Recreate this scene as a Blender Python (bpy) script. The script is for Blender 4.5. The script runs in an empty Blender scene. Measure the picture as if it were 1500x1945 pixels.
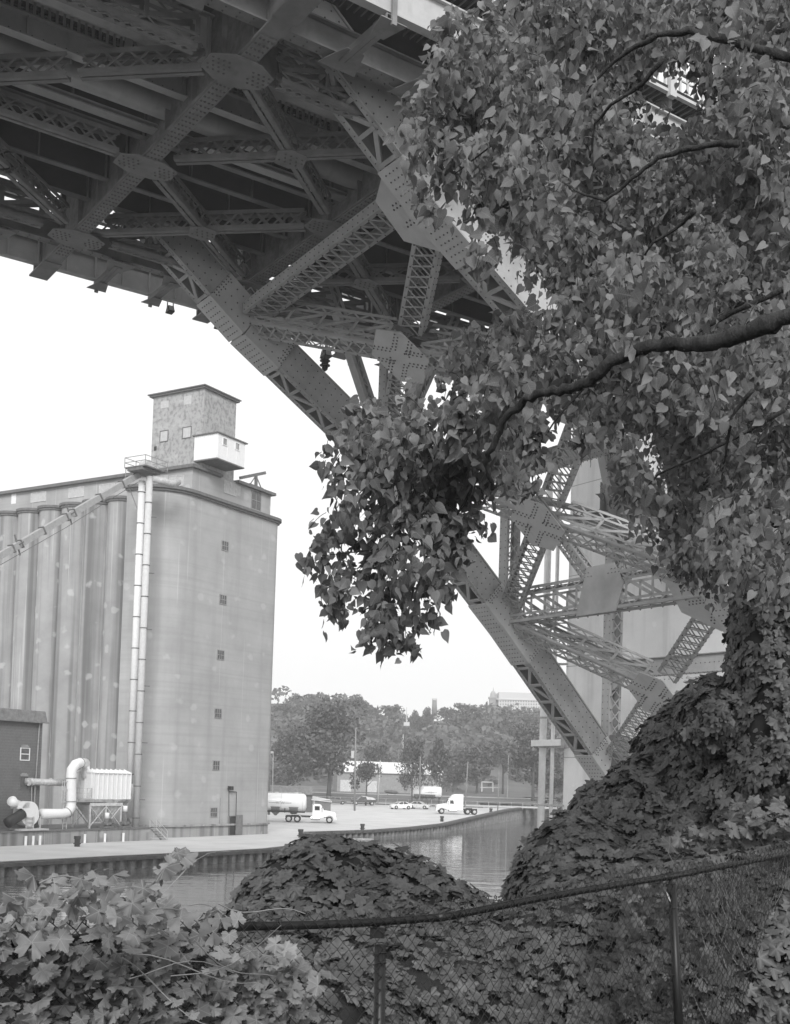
import bpy, math, random
import numpy as np
from mathutils import Vector, Matrix
rng = random.Random(7)
nr = np.random.default_rng(11)
scene = bpy.context.scene
COL = scene.collection

# ------------------------------------------------------------------ camera
FOC, PY = 2240.25, 1387.85            # surveyed focal length / principal row, in pixels of the 1500 x 1945 photograph
PITCH, ROLL = 0.0399375, 0.0316673
V = Vector
FWD = V((0, math.cos(PITCH), math.sin(PITCH)))
_r = V((1, 0, 0)); _u = _r.cross(FWD)
RGT = _r * math.cos(ROLL) + _u * math.sin(ROLL)
UPV = -_r * math.sin(ROLL) + _u * math.cos(ROLL)
cam_data = bpy.data.cameras.new('camera')
cam = bpy.data.objects.new('camera', cam_data); COL.objects.link(cam)
M = Matrix((RGT, UPV, -FWD)).transposed().to_4x4()
cam.matrix_world = M
cam_data.sensor_fit = 'VERTICAL'; cam_data.sensor_height = 36; cam_data.sensor_width = 27.76
cam_data.lens = FOC / 1945 * 36
cam_data.shift_y = (PY - 972.5) / 1945
cam_data.clip_start = 0.05; cam_data.clip_end = 6000
scene.camera = cam

# ------------------------------------------------------------------ sky and sun (hazy bright overcast)
SUN_EL, SUN_AZ = math.radians(31), math.radians(176)     # azimuth clockwise from +Y: behind the camera, a little to the right
world = bpy.data.worlds.new('World'); scene.world = world; world.use_nodes = True
nt = world.node_tree; nt.nodes.clear()
sky = nt.nodes.new('ShaderNodeTexSky'); sky.sky_type = 'NISHITA'; sky.sun_disc = False
sky.sun_elevation = SUN_EL; sky.sun_rotation = SUN_AZ; sky.dust_density = 6; sky.air_density = 2
bw = nt.nodes.new('ShaderNodeRGBToBW')
mx = nt.nodes.new('ShaderNodeMix'); mx.data_type = 'FLOAT'
mx.inputs['Factor'].default_value = 0.88
bg = nt.nodes.new('ShaderNodeBackground'); bg.inputs['Strength'].default_value = 0.1
wo = nt.nodes.new('ShaderNodeOutputWorld')
nt.links.new(sky.outputs[0], bw.inputs[0]); nt.links.new(bw.outputs[0], mx.inputs[2]); mx.inputs[3].default_value = 8.9
nt.links.new(mx.outputs[0], bg.inputs['Color']); nt.links.new(bg.outputs[0], wo.inputs['Surface'])
sl = bpy.data.lights.new('sun', 'SUN'); sl.energy = 2.3; sl.angle = math.radians(20); sl.color = (1, 1, 1)
sun = bpy.data.objects.new('sun', sl); COL.objects.link(sun)
sd = V((math.sin(SUN_AZ) * math.cos(SUN_EL), math.cos(SUN_AZ) * math.cos(SUN_EL), math.sin(SUN_EL)))
sun.rotation_euler = sd.to_track_quat('Z', 'Y').to_euler(); sun.location = (0, -20, 60)
scene.view_settings.view_transform = 'Standard'; scene.view_settings.look = 'None'
scene.view_settings.exposure = 0.42; scene.view_settings.gamma = 1; scene.view_settings.use_curve_mapping = False
scene.cycles.max_bounces = 6; scene.cycles.diffuse_bounces = 3; scene.cycles.volume_bounces = 2
scene.cycles.transparent_max_bounces = 6; scene.cycles.sample_clamp_indirect = 4

# ------------------------------------------------------------------ survey helpers
def ray(x, y):
    return RGT * ((x - 750) / FOC) + UPV * ((PY - y) / FOC) + FWD
def at(x, y, Y):                       # point on the sight line at distance Y ahead
    d = ray(x, y); return d * (Y / d.y)
def atz(x, y, z):
    d = ray(x, y); return d * (z / d.z)
YB, YS = 0.9691488, 0.5484839
BU = V((math.sin(YB), math.cos(YB), 0)); BT = V((-math.cos(YB), math.sin(YB), 0))      # bridge axes
SU = V((math.sin(YS), math.cos(YS), 0)); ST = V((-math.cos(YS), math.sin(YS), 0))      # elevator axes
ZZ = V((0, 0, 1))
def B(s, t, z): return BU * s + BT * t + ZZ * z
def S(s, t, z): return SU * s + ST * t + ZZ * z
def on(x, y, axis, dist):
    d = ray(x, y); return d * (dist / d.dot(axis))

# ------------------------------------------------------------------ materials
def mat(name, base, rough=0.7, var=0.25, scale=3.0, metal=0.0, bump=0.0, spec=0.3, island=0.0, obj=False, detail=6, streak=None, trans=0.0):
    m = bpy.data.materials.new(name); m.use_nodes = True
    n = m.node_tree; b = n.nodes['Principled BSDF']
    b.inputs['Roughness'].default_value = rough; b.inputs['Metallic'].default_value = metal
    b.inputs['Specular IOR Level'].default_value = spec
    tc = n.nodes.new('ShaderNodeTexCoord')
    mp = n.nodes.new('ShaderNodeMapping'); n.links.new(tc.outputs['Object'], mp.inputs[0])
    if streak: mp.inputs['Scale'].default_value = streak
    nz = n.nodes.new('ShaderNodeTexNoise'); nz.inputs['Scale'].default_value = scale; nz.inputs['Detail'].default_value = detail
    nz.inputs['Roughness'].default_value = 0.65
    n.links.new(mp.outputs[0], nz.inputs['Vector'])
    mr = n.nodes.new('ShaderNodeMapRange')
    mr.inputs['From Min'].default_value = 0.3; mr.inputs['From Max'].default_value = 0.7
    mr.inputs['To Min'].default_value = base * (1 - var); mr.inputs['To Max'].default_value = base * (1 + var)
    n.links.new(nz.outputs['Fac'], mr.inputs[0])
    out = mr.outputs[0]
    if island:
        ge = n.nodes.new('ShaderNodeNewGeometry'); r2 = n.nodes.new('ShaderNodeMapRange')
        r2.inputs['To Min'].default_value = 1 - island; r2.inputs['To Max'].default_value = 1 + island
        n.links.new(ge.outputs['Random Per Island'], r2.inputs[0])
        mu = n.nodes.new('ShaderNodeMath'); mu.operation = 'MULTIPLY'
        n.links.new(out, mu.inputs[0]); n.links.new(r2.outputs[0], mu.inputs[1]); out = mu.outputs[0]
    n.links.new(out, b.inputs['Base Color'])
    m['o'] = 1
    if bump:
        bp = n.nodes.new('ShaderNodeBump'); bp.inputs['Strength'].default_value = bump; bp.inputs['Distance'].default_value = 0.05
        n.links.new(nz.outputs['Fac'], bp.inputs['Height']); n.links.new(bp.outputs[0], b.inputs['Normal'])
    if trans:
        tr = n.nodes.new('ShaderNodeBsdfTranslucent'); ms = n.nodes.new('ShaderNodeMixShader'); ms.inputs[0].default_value = trans
        n.links.new(out, tr.inputs['Color']); o = n.nodes['Material Output']
        n.links.new(b.outputs[0], ms.inputs[1]); n.links.new(tr.outputs[0], ms.inputs[2]); n.links.new(ms.outputs[0], o.inputs['Surface'])
    return m
def col_of(m):                          # (socket feeding base colour, node tree, principled)
    n = m.node_tree; b = n.nodes['Principled BSDF']; l = b.inputs['Base Color'].links[0]
    return n, b, l.from_socket
def overlay(m, fac_socket_builder, value):
    """mix the base colour towards a value where a mask is 1"""
    n, b, src = col_of(m)
    fac = fac_socket_builder(n)
    mxn = n.nodes.new('ShaderNodeMix'); mxn.data_type = 'FLOAT'
    n.links.new(fac, mxn.inputs[0]); n.links.new(src, mxn.inputs[2]); mxn.inputs[3].default_value = value
    n.links.new(mxn.outputs[0], b.inputs['Base Color'])
def noise_mask(scale, lo, hi, vec_scale=(1, 1, 1), detail=5, voronoi=False, amount=1.0, loc=(0, 0, 0)):
    def f(n):
        tc = n.nodes.new('ShaderNodeTexCoord'); mp = n.nodes.new('ShaderNodeMapping'); n.links.new(tc.outputs['Object'], mp.inputs[0])
        mp.inputs['Scale'].default_value = vec_scale; mp.inputs['Location'].default_value = loc
        if voronoi:
            t = n.nodes.new('ShaderNodeTexVoronoi'); t.inputs['Scale'].default_value = scale; o = t.outputs['Distance']
            ns = n.nodes.new('ShaderNodeTexNoise'); ns.inputs['Scale'].default_value = scale * 2.5
            ad = n.nodes.new('ShaderNodeMath'); ad.operation = 'MULTIPLY_ADD'; ad.inputs[1].default_value = 0.5
            n.links.new(mp.outputs[0], t.inputs['Vector']); n.links.new(mp.outputs[0], ns.inputs['Vector'])
            n.links.new(ns.outputs['Fac'], ad.inputs[0]); n.links.new(o, ad.inputs[2]); o = ad.outputs[0]
        else:
            t = n.nodes.new('ShaderNodeTexNoise'); t.inputs['Scale'].default_value = scale; t.inputs['Detail'].default_value = detail; o = t.outputs['Fac']
            n.links.new(mp.outputs[0], t.inputs['Vector'])
        r = n.nodes.new('ShaderNodeMapRange'); r.inputs['From Min'].default_value = lo; r.inputs['From Max'].default_value = hi
        r.inputs['To Max'].default_value = amount
        n.links.new(o, r.inputs[0]); return r.outputs[0]
    return f
def zline_mask(period, width, offs=0.0, axis=2, amount=0.7):
    def f(n):
        tc = n.nodes.new('ShaderNodeTexCoord'); sp = n.nodes.new('ShaderNodeSeparateXYZ'); n.links.new(tc.outputs['Object'], sp.inputs[0])
        a = n.nodes.new('ShaderNodeMath'); a.operation = 'ADD'; a.inputs[1].default_value = offs + 1000 * period
        mo = n.nodes.new('ShaderNodeMath'); mo.operation = 'MODULO'; mo.inputs[1].default_value = period
        lt = n.nodes.new('ShaderNodeMath'); lt.operation = 'LESS_THAN'; lt.inputs[1].default_value = width
        mu = n.nodes.new('ShaderNodeMath'); mu.operation = 'MULTIPLY'; mu.inputs[1].default_value = amount
        n.links.new(sp.outputs[axis], a.inputs[0]); n.links.new(a.outputs[0], mo.inputs[0]); n.links.new(mo.outputs[0], lt.inputs[0]); n.links.new(lt.outputs[0], mu.inputs[0])
        return mu.outputs[0]
    return f

# ------------------------------------------------------------------ object helpers
def tag(o, label=None, cat=None, group=None, kind=None):
    if label: o['label'] = label
    if cat: o['category'] = cat
    if group: o['group'] = group
    if kind: o['kind'] = kind
    return o
def empty(name, loc, label=None, cat=None, group=None, rz=0.0):
    o = bpy.data.objects.new(name, None); COL.objects.link(o); o.location = loc; o.rotation_euler = (0, 0, rz)
    o.empty_display_size = 0.2
    return tag(o, label, cat, group)
def kids(o): return list(o.children)
def copy_tree(o, parent=None):
    c = o.copy(); COL.objects.link(c); c.parent = parent
    for ch in kids(o): copy_tree(ch, c)
    return c

class MB:
    def __init__(self, rot=None, org=None):
        self.v = []; self.f = []; self.m = []; self.cur = 0; self.R = rot
    def add(self, vs, fs):
        n = len(self.v); self.v.extend(vs); self.f.extend([tuple(i + n for i in f) for f in fs]); self.m.extend([self.cur] * len(fs))
    def hexa(self, c):                  # c: 8 corners, bottom 4 then top 4
        self.add(c, [(3, 2, 1, 0), (4, 5, 6, 7), (0, 1, 5, 4), (1, 2, 6, 5), (2, 3, 7, 6), (3, 0, 4, 7)])
    def box(self, c, s, ax=(V((1, 0, 0)), V((0, 1, 0)), V((0, 0, 1)))):
        c = V(c); a, b, d = ax[0] * s[0] / 2, ax[1] * s[1] / 2, ax[2] * s[2] / 2
        self.hexa([c - a - b - d, c + a - b - d, c + a + b - d, c - a + b - d, c - a - b + d, c + a - b + d, c + a + b + d, c - a + b + d])
    def bx(self, x0, x1, y0, y1, z0, z1):
        self.box(((x0 + x1) / 2, (y0 + y1) / 2, (z0 + z1) / 2), (abs(x1 - x0), abs(y1 - y0), abs(z1 - z0)))
    def bar(self, P, Q, w, h, up=ZZ):   # w across, h along up
        P = V(P); Q = V(Q); a = (Q - P); L = a.length
        if L < 1e-6: return
        a /= L; b = a.cross(up)
        if b.length < 1e-4: b = a.cross(V((1, 0, 0)))
        b.normalize(); c = b.cross(a)
        self.box((P + Q) / 2, (L, w, h), (a, b, c))
    def tube(self, pts, r, n=8, cap=True, r1=None):
        pts = [V(p) for p in pts]; rr = r if isinstance(r, (list, tuple)) else [r] * len(pts)
        if r1 is not None: rr = [r + (r1 - r) * i / (len(pts) - 1) for i in range(len(pts))]
        base = len(self.v); ref = None; vs = []
        for i, p in enumerate(pts):
            a = (pts[min(i + 1, len(pts) - 1)] - pts[max(i - 1, 0)]).normalized()
            if ref is None:
                ref = a.cross(ZZ)
                if ref.length < 1e-3: ref = a.cross(V((1, 0, 0)))
                ref.normalize()
            else:
                ref = (ref - a * ref.dot(a)).normalized()
            b = a.cross(ref)
            for k in range(n):
                t = 2 * math.pi * k / n
                vs.append(p + (ref * math.cos(t) + b * math.sin(t)) * rr[i])
        fs = []
        for i in range(len(pts) - 1):
            for k in range(n):
                k2 = (k + 1) % n
                fs.append((i * n + k, i * n + k2, (i + 1) * n + k2, (i + 1) * n + k))
        if cap:
            fs.append(tuple(range(n - 1, -1, -1))); fs.append(tuple((len(pts) - 1) * n + k for k in range(n)))
        self.add(vs, fs)
    def prism(self, poly, off):         # planar polygon (list of Vector) extruded by vector off
        n = len(poly); poly = [V(p) for p in poly]; off = V(off)
        self.add(poly + [p + off for p in poly], [tuple(range(n - 1, -1, -1)), tuple(range(n, 2 * n))] + [(k, (k + 1) % n, n + (k + 1) % n, n + k) for k in range(n)])
    def rivets(self, o, a, b, nrm, na, nb, sa, sb, r=0.045, h=0.03, stag=False, mi=1):
        keep = self.cur; self.cur = mi; a = V(a).normalized(); b = V(b).normalized(); nrm = V(nrm).normalized()
        for i in range(na):
            for j in range(nb):
                p = V(o) + a * ((i - (na - 1) / 2) * sa + (sa / 2 if (stag and j % 2) else 0)) + b * ((j - (nb - 1) / 2) * sb)
                vs = [p + (a * math.cos(t) + b * math.sin(t)) * r for t in (0, 1.257, 2.513, 3.77, 5.027)]
                ws = [p + nrm * h + (a * math.cos(t) + b * math.sin(t)) * r * .6 for t in (0, 1.257, 2.513, 3.77, 5.027)]
                self.add(vs + ws, [(k, (k + 1) % 5, 5 + (k + 1) % 5, 5 + k) for k in range(5)] + [(5, 6, 7, 8, 9)])
        self.cur = keep
    def build(self, name, mats, parent=None, smooth=False, kind=None, label=None, world=True):
        me = bpy.data.meshes.new(name)
        off = V((0, 0, 0))
        if parent is not None and world:
            p = parent
            while p is not None: off += V(p.location); p = p.parent
        me.from_pydata([tuple(V(v) - off) for v in self.v], [], self.f)
        if not isinstance(mats, (list, tuple)): mats = [mats]
        for m in mats: me.materials.append(m)
        me.polygons.foreach_set('material_index', [min(k, len(mats) - 1) for k in self.m])
        if smooth: me.polygons.foreach_set('use_smooth', [True] * len(me.polygons))
        me.update()
        o = bpy.data.objects.new(name, me); COL.objects.link(o)
        if parent is not None: o.parent = parent
        if kind: o['kind'] = kind
        if label: o['label'] = label
        return o
def split_loose(o):
    me = o.data; n = len(me.vertices); par = list(range(n))
    def find(a):
        while par[a] != a: par[a] = par[par[a]]; a = par[a]
        return a
    for e in me.edges:
        a, b = find(e.vertices[0]), find(e.vertices[1])
        if a != b: par[a] = b
    groups = {}
    for pl in me.polygons: groups.setdefault(find(pl.vertices[0]), []).append(pl)
    if len(groups) < 2: return
    for i, pls in enumerate(groups.values()):
        idx = {}; vs = []; fs = []
        for pl in pls:
            f = []
            for v in pl.vertices:
                if v not in idx: idx[v] = len(vs); vs.append(tuple(me.vertices[v].co))
                f.append(idx[v])
            fs.append(f)
        m2 = bpy.data.meshes.new(me.name); m2.from_pydata(vs, [], fs)
        for mt in me.materials: m2.materials.append(mt)
        if i == 0: o.data = m2
        else:
            c = bpy.data.objects.new(o.name.split('.')[0], m2); COL.objects.link(c); c.parent = o.parent; c.location = o.location
def shade_auto(o, deg=35):
    me = o.data; me.polygons.foreach_set('use_smooth', [True] * len(me.polygons)); me.set_sharp_from_angle(angle=math.radians(deg))

# ------------------------------------------------------------------ shared materials
steel = mat('painted_bridge_steel', 0.40, rough=0.55, var=0.16, scale=0.8, spec=0.35)
overlay(steel, noise_mask(2.2, 0.58, 0.74, (1, 1, .35), amount=0.45), 0.22)
floor_steel = mat('shaded_floor_steel', 0.20, rough=0.65, var=0.22, scale=0.8)  # darker copy of the bridge steel, underside shade put into its colour
overlay(floor_steel, noise_mask(1.6, 0.55, 0.72, (1, 1, .5), amount=0.5), 0.09)
plate_m = mat('lit_gusset_plate', 0.52, rough=0.5, var=0.12, scale=.7, spec=.4)  # paler than the members: light caught by the plates put into the colour
overlay(plate_m, noise_mask(1.3, 0.60, 0.78, amount=0.4), 0.3)
rivet_m = mat('rivet_heads', 0.10, rough=0.6, var=0.1, scale=2)  # dark heads, the shading round each rivet put into the colour
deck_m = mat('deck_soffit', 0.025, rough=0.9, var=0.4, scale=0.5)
rail_m = mat('railing_paint', 0.45, rough=0.5, var=0.15, scale=2)
shade_steel = mat('shaded_web_steel', 0.035, rough=0.8, var=.3, scale=.8)  # stringer webs, recess shade between the beams painted into the steel
conc = mat('pier_concrete', 0.88, rough=0.9, var=0.10, scale=0.35, bump=0.1)
overlay(conc, noise_mask(1.0, 0.52, 0.80, (1.2, 1.2, .10), amount=0.45), 0.3)
overlay(conc, noise_mask(0.9, 0.30, 0.42, voronoi=True, amount=0.25), 0.62)
overlay(conc, zline_mask(6.1, 0.05, 2.0, amount=.55), 0.12)
dark_m = mat('dark_iron', 0.03, rough=0.6, var=0.3)
# ================================================================== THE BRIDGE
RIB_S = [-17.3, -8.65, 0, 8.65, 17.3, 26.0, 34.65, 43.3, 51.7]
RIB_Z = [34.5, 34.5, 34.0, 32.4, 28.7, 22.1, 16.7, 9.0, 0.7]
TN, TF, TC = 36.0, 52.0, 44.0
ZFB = 24.1
bridge = empty('steel_arch_bridge', B(51.7, TC, 0), 'riveted grey steel arch bridge crossing high over the river with laced ribs and floor beams', 'bridge')
def bb(mb, name, m=None, parent=None, smooth=False): return mb.build(name, m or [steel, rivet_m], parent or bridge, smooth=smooth)

def laced(mb, P, Q, w, d, up, tb='X', side='solid', pitch=None, fl=0.16, lw=0.09, riv=True, trim=0.0):
    """built-up member: corner angles, X or zigzag lacing top and bottom, solid / N-braced / laced sides"""
    P = V(P); Q = V(Q); a = (Q - P).normalized(); P = P + a * trim; Q = Q - a * trim; L = (Q - P).length
    b = a.cross(up).normalized(); c = b.cross(a).normalized(); t = 0.03
    for sc in (-1, 1):
        for sb in (-1, 1):
            e = c * sc * d / 2 + b * sb * w / 2
            mb.box((P + Q) / 2 + e - b * sb * fl / 2, (L, fl, t), (a, b, c))
            hh = fl if side != 'N' else .15
            if side != 'solid': mb.box((P + Q) / 2 + e - c * sc * hh / 2 + b * sb * t / 2, (L, t, hh), (a, b, c))
    if side == 'solid':
        for sb in (-1, 1):
            mb.box((P + Q) / 2 + b * sb * (w / 2 + t / 2), (L, t, d + t), (a, b, c))
            if riv:
                n = int(L / 0.38)
                for sc in (-1, 1):
                    mb.rivets((P + Q) / 2 + b * sb * (w / 2 + t) + c * sc * (d / 2 - .10), a, c, b * sb, n, 1, L / n, 1, r=.035)
    elif side in ('N', 'zig', 'X'):
        p = 1.9 if side == 'N' else d * 0.95
        n = max(2, round(L / p)); st = L / n
        for sb in (-1, 1):
            o = b * sb * (w / 2 - .02)
            for i in range(n):
                x0 = P + a * (i * st) + o; x1 = P + a * ((i + 1) * st) + o
                s1 = 1 if i % 2 else -1
                if side == 'N':
                    mb.bar(x0 - c * (d / 2 - .45), x1 + c * (d / 2 - .45), .03, .17, up=c); mb.bar(x1 - c * (d / 2 - .45), x1 + c * (d / 2 - .45), .03, .15, up=a)
                    for sc in (-1, 1):
                        mb.bar(x0 + c * sc * (d / 2 - .42), x1 + c * sc * (d / 2 - .42), .03, .13, up=c)
                        for q in range(4):
                            if sb * up.dot(ZZ) > 0 and b.dot(BU) * sb > 0: break
                            y0_ = x0 + a * st * q / 4; y1_ = x0 + a * st * (q + 1) / 4; h0 = .08 if q % 2 else .38; h1 = .38 if q % 2 else .08
                            mb.bar(y0_ + c * sc * (d / 2 - h0), y1_ + c * sc * (d / 2 - h1), .02, .075, up=c)
                elif side == 'zig':
                    mb.bar(x0 + c * s1 * d / 2 * .85, x1 - c * s1 * d / 2 * .85, .03, lw, up=c)
                else:
                    mb.bar(x0 + c * d / 2 * .85, x1 - c * d / 2 * .85, .02, lw, up=c); mb.bar(x0 - c * d / 2 * .85, x1 + c * d / 2 * .85, .028, lw, up=c)
    if tb:
        p = pitch or w * 0.8; n = max(2, round(L / p)); st = L / n; k = w / 2 - fl * .5
        for sc in ((-1, 1) if side != 'N' else (-1,)):
            o = c * sc * (d / 2 + .02)
            for i in range(n):
                x0 = P + a * (i * st) + o; x1 = P + a * ((i + 1) * st) + o
                s1 = 1 if i % 2 else -1
                if tb == 'X':
                    mb.bar(x0 + b * k, x1 - b * k, .018, lw, up=b); mb.bar(x0 - b * k + c * sc * .02, x1 + b * k + c * sc * .02, .018, lw, up=b)
                else:
                    mb.bar(x0 + b * s1 * k, x1 - b * s1 * k, .02, lw, up=b)
                if riv:
                    for q in (-1, 1): mb.rivets(x0 + b * q * k + c * sc * .03, a, b, c * sc, 1, 1, 1, 1, r=.045)

def polyplate(mb, pts, off, riv=None):
    mb.prism(pts, off)

# --- ribs: lower chords, nodes, posts and web members
def rib(T, detail=True):
    nn = len(RIB_S)
    W, H = 1.35, 1.65
    rb = empty('arch_rib', B(51.7, T, 0)); rb.parent = bridge; rb.location = B(0, T - TC, 0)
    def bld(mb, name): return mb.build(name, [steel, rivet_m], rb)
    for i in range(nn - 1):
        P = B(RIB_S[i], T, RIB_Z[i]); Q = B(RIB_S[i + 1], T, RIB_Z[i + 1])
        a = (Q - P).normalized(); b = BT.copy(); c = a.cross(b).normalized()
        if c.z < 0: c = -c
        L = (Q - P).length; mb = MB(); mid = (P + Q) / 2; t = .04
        for sb in (-1, 1):
            mb.box(mid + b * sb * (W / 2), (L - .02 * 0, t, H), (a, b, c))
            for sc in (-1, 1):
                mb.box(mid + b * sb * (W / 2 - .10 * 1) + c * sc * (H / 2 - .015), (L, .24, .03), (a, b, c))
                mb.box(mid + b * sb * (W / 2 + .06) + c * sc * (H / 2 - .03), (L, .10, .03), (a, b, c))
            if L > 2:
                n = int(L / .42)
                for k in range(4):
                    mb.rivets(mid + b * sb * (W / 2 + .02) + c * ((k - 1.5) * .42), a, c, b * sb, n, 1, L / n, 1, stag=False, r=.04)
        mb.box(mid + c * (H / 2 + .02), (L, W + .2, .04), (a, b, c))
        # laced soffit: N pattern of channel battens
        n = max(3, round(L / 1.25)); st = L / n; k = W / 2 - .15
        for j in range(n):
            x0 = P + a * (j * st) - c * (H / 2 - .05); x1 = P + a * ((j + 1) * st) - c * (H / 2 - .05)
            s1 = 1 if j % 2 else -1
            mb.bar(x0 + b * s1 * k, x1 - b * s1 * k, .10, .20, up=b)
            mb.bar(x1 - b * k - c * .04, x1 + b * k - c * .04, .08, .16, up=a)
        mb.rivets(mid - c * (H / 2 + .0) + b * (W / 2 - .08), a, b, -c, int(L / .3), 1, .3, 1, r=.03)
        mb.rivets(mid - c * (H / 2 + .0) - b * (W / 2 - .08), a, b, -c, int(L / .3), 1, .3, 1, r=.03)
        bld(mb, 'lower_chord')
    for i in range(1, nn):
        P = B(RIB_S[i], T, RIB_Z[i])
        for j, sg in ((i - 1, -1), (i + 1, 1)):
            if j >= nn: continue
            Q = B(RIB_S[j], T, RIB_Z[j]); a = (Q - P).normalized(); b = BT.copy(); c = a.cross(b).normalized()
            if c.z < 0: c = -c
            mb = MB(); L = 2.3; mid = P + a * (L / 2)
            mb.box(mid - c * (H / 2 + .03), (L, W + .22, .05), (a, b, c))
            for sb in (-1, 1):
                mb.box(mid + b * sb * (W / 2 + .10), (L, .04, H + .04), (a, b, c))
                mb.rivets(mid + b * sb * (W / 2 + .12), a, c, b * sb, 5, 3, .42, .5, r=.045)
                mb.rivets(P + a * (L - .12) + b * sb * (W / 2 + .12), a, c, b * sb, 2, 7, .14, .2, r=.045)
            mb.rivets(mid - c * (H / 2 + .055), a, b, -c, 7, 5, .3, .24, r=.04)
            mb.build('splice_plate', [plate_m, rivet_m], rb)
    # posts down the rib web and inclined web members
    for i in (5, 6, 7, 8):
        s, z = RIB_S[i], RIB_Z[i]
        mb = MB(); laced(mb, B(s, T, z + .7), B(s, T, 26.6), .95, .62, BT, tb='X', side='solid', pitch=.8, lw=.07)
        bld(mb, 'post')
        if i >= 6:
            mb = MB()
            zt = 26.2; zb_ = z + .9 if i == 6 else {7: 18.4, 8: 17.4}[i]; q_ = 4.3 if i == 6 else 3.0
            laced(mb, B(s - .3, T, zb_), B(s - q_, T, zt), .5, .55, BT, tb='zig', side='solid', lw=.06, riv=False)
            bld(mb, 'web_diagonal')
            if i < 8:
                mb = MB(); laced(mb, B(s + .3, T, zb_), B(s + q_, T, zt), .5, .75, BT, tb='zig', side='solid', lw=.06, riv=False)
                bld(mb, 'web_diagonal')
            zm = {6: None, 7: 17.6, 8: 16.6}[i]
            if zm:
                g = MB()
                for sb in (-1, 1):
                    pts = [B(s + x, T + sb * .42, zm + y) for x, y in ((-.95, 2.0), (-.95, -.2), (-.4, -1.3), (.4, -1.3), (1.0, -.2), (1.0, 2.0))]
                    g.prism(pts, BT * sb * .03)
                    for q in (-.72, .75): g.rivets(B(s + q, T + sb * .45, zm + .9), BU, ZZ, BT * sb, 2, 6, .2, .26, r=.045)
                bld(g, 'gusset_plate')
    # longitudinal laced struts between posts
    for (s0, s1, z) in ((43.3, 51.7, 16.2), (43.3, 51.7, 8.4)):
        mb = MB(); laced(mb, B(s0 + .5, T, z), B(s1 - .5, T, z), .7, .8, ZZ, tb='X', side='zig', lw=.07)
        bld(mb, 'longitudinal_strut')
    return rb
rib_near = rib(TN); rib_far = rib(TF)

# --- lateral system in the plane of the lower chords
def nd(i, T): return B(RIB_S[i], T, RIB_Z[i] + .6)
def hexplate(name, C, axes, rad, nrm, riv_dirs, thick=.05):
    a, b = axes; mb = MB()
    pts = [C + a * x * rad + b * y * rad for x, y in ((-1.25, -.1), (-.75, -.95), (.55, -1.05), (1.25, .1), (.75, .95), (-.55, 1.05))]
    mb.prism([p - nrm * .0 for p in pts], -nrm * thick)
    for dvec in riv_dirs:
        dd = dvec.normalized(); pp = dd.cross(nrm).normalized()
        for q in (-.36, .36):
            mb.rivets(C + dd * rad * .58 + pp * q - nrm * thick, dd, pp, -nrm, 5, 2, .22, .17, r=.05, h=.035, stag=True)
    return bb(mb, name, [plate_m, rivet_m])
for i in (4, 5, 6, 7):
    j = i + 1
    N0, F0_, N1, F1_ = nd(i, TN), nd(i, TF), nd(j, TN), nd(j, TF)
    C = (N0 + F0_ + N1 + F1_) / 4
    along = (N1 - N0).normalized(); nrm = along.cross(BT).normalized()
    if nrm.z < 0: nrm = -nrm
    if i >= 5:
        mb = MB(); laced(mb, N0, C, 1.15, .58, nrm, tb='X', side='solid', pitch=.62, lw=.08, trim=1.2); bb(mb, 'lateral_brace')
        mb = MB(); laced(mb, C, F1_, 1.15, .58, nrm, tb='X', side='solid', pitch=.62, lw=.08, trim=1.0); bb(mb, 'lateral_brace')
        mb = MB(); laced(mb, F0_ - nrm * .0, C, 1.0, 1.7, nrm, tb='X', side='N', pitch=.75, lw=.08, trim=1.0); bb(mb, 'lateral_brace')
        mb = MB(); laced(mb, C, N1, 1.0, 1.7, nrm, tb='X', side='N', pitch=.75, lw=.08, trim=1.0); bb(mb, 'lateral_brace')
        hexplate('gusset_plate', C - nrm * .90, (along, BT), 1.35, nrm, [N0 - C, F0_ - C, N1 - C, F1_ - C])
        # inner gussets and folded corner plates
        mb = MB()
        for X_, Y_ in ((F0_, F1_),):
            e = ((X_ + Y_) / 2 - C).normalized()
            mb.prism([C + e * .9 - nrm * .85, C + e * 2.2 + along * .9 - nrm * .0, C + e * 1.2 + nrm * .8], along * .05)
        bb(mb, 'gusset_plate')
# transverse struts
mb = MB(); laced(mb, nd(5, TN) + ZZ * .5, nd(5, TF) - ZZ * .2, 1.4, .50, ZZ, tb='X', side='solid', pitch=.62, lw=.085, trim=1.0); bb(mb, 'transverse_strut')
for i in (7,):
    mb = MB(); laced(mb, nd(i, TN) + ZZ * .3, nd(i, TF) + ZZ * .3, 1.05, 1.9, ZZ, tb='X', side='N', pitch=.75, lw=.08, trim=.8); bb(mb, 'transverse_strut')
mb = MB(); laced(mb, nd(6, TN) + ZZ * .3, nd(6, TF) + ZZ * .3, 1.0, 1.5, ZZ, tb='X', side='N', pitch=.75, lw=.08, trim=.8)
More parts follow.
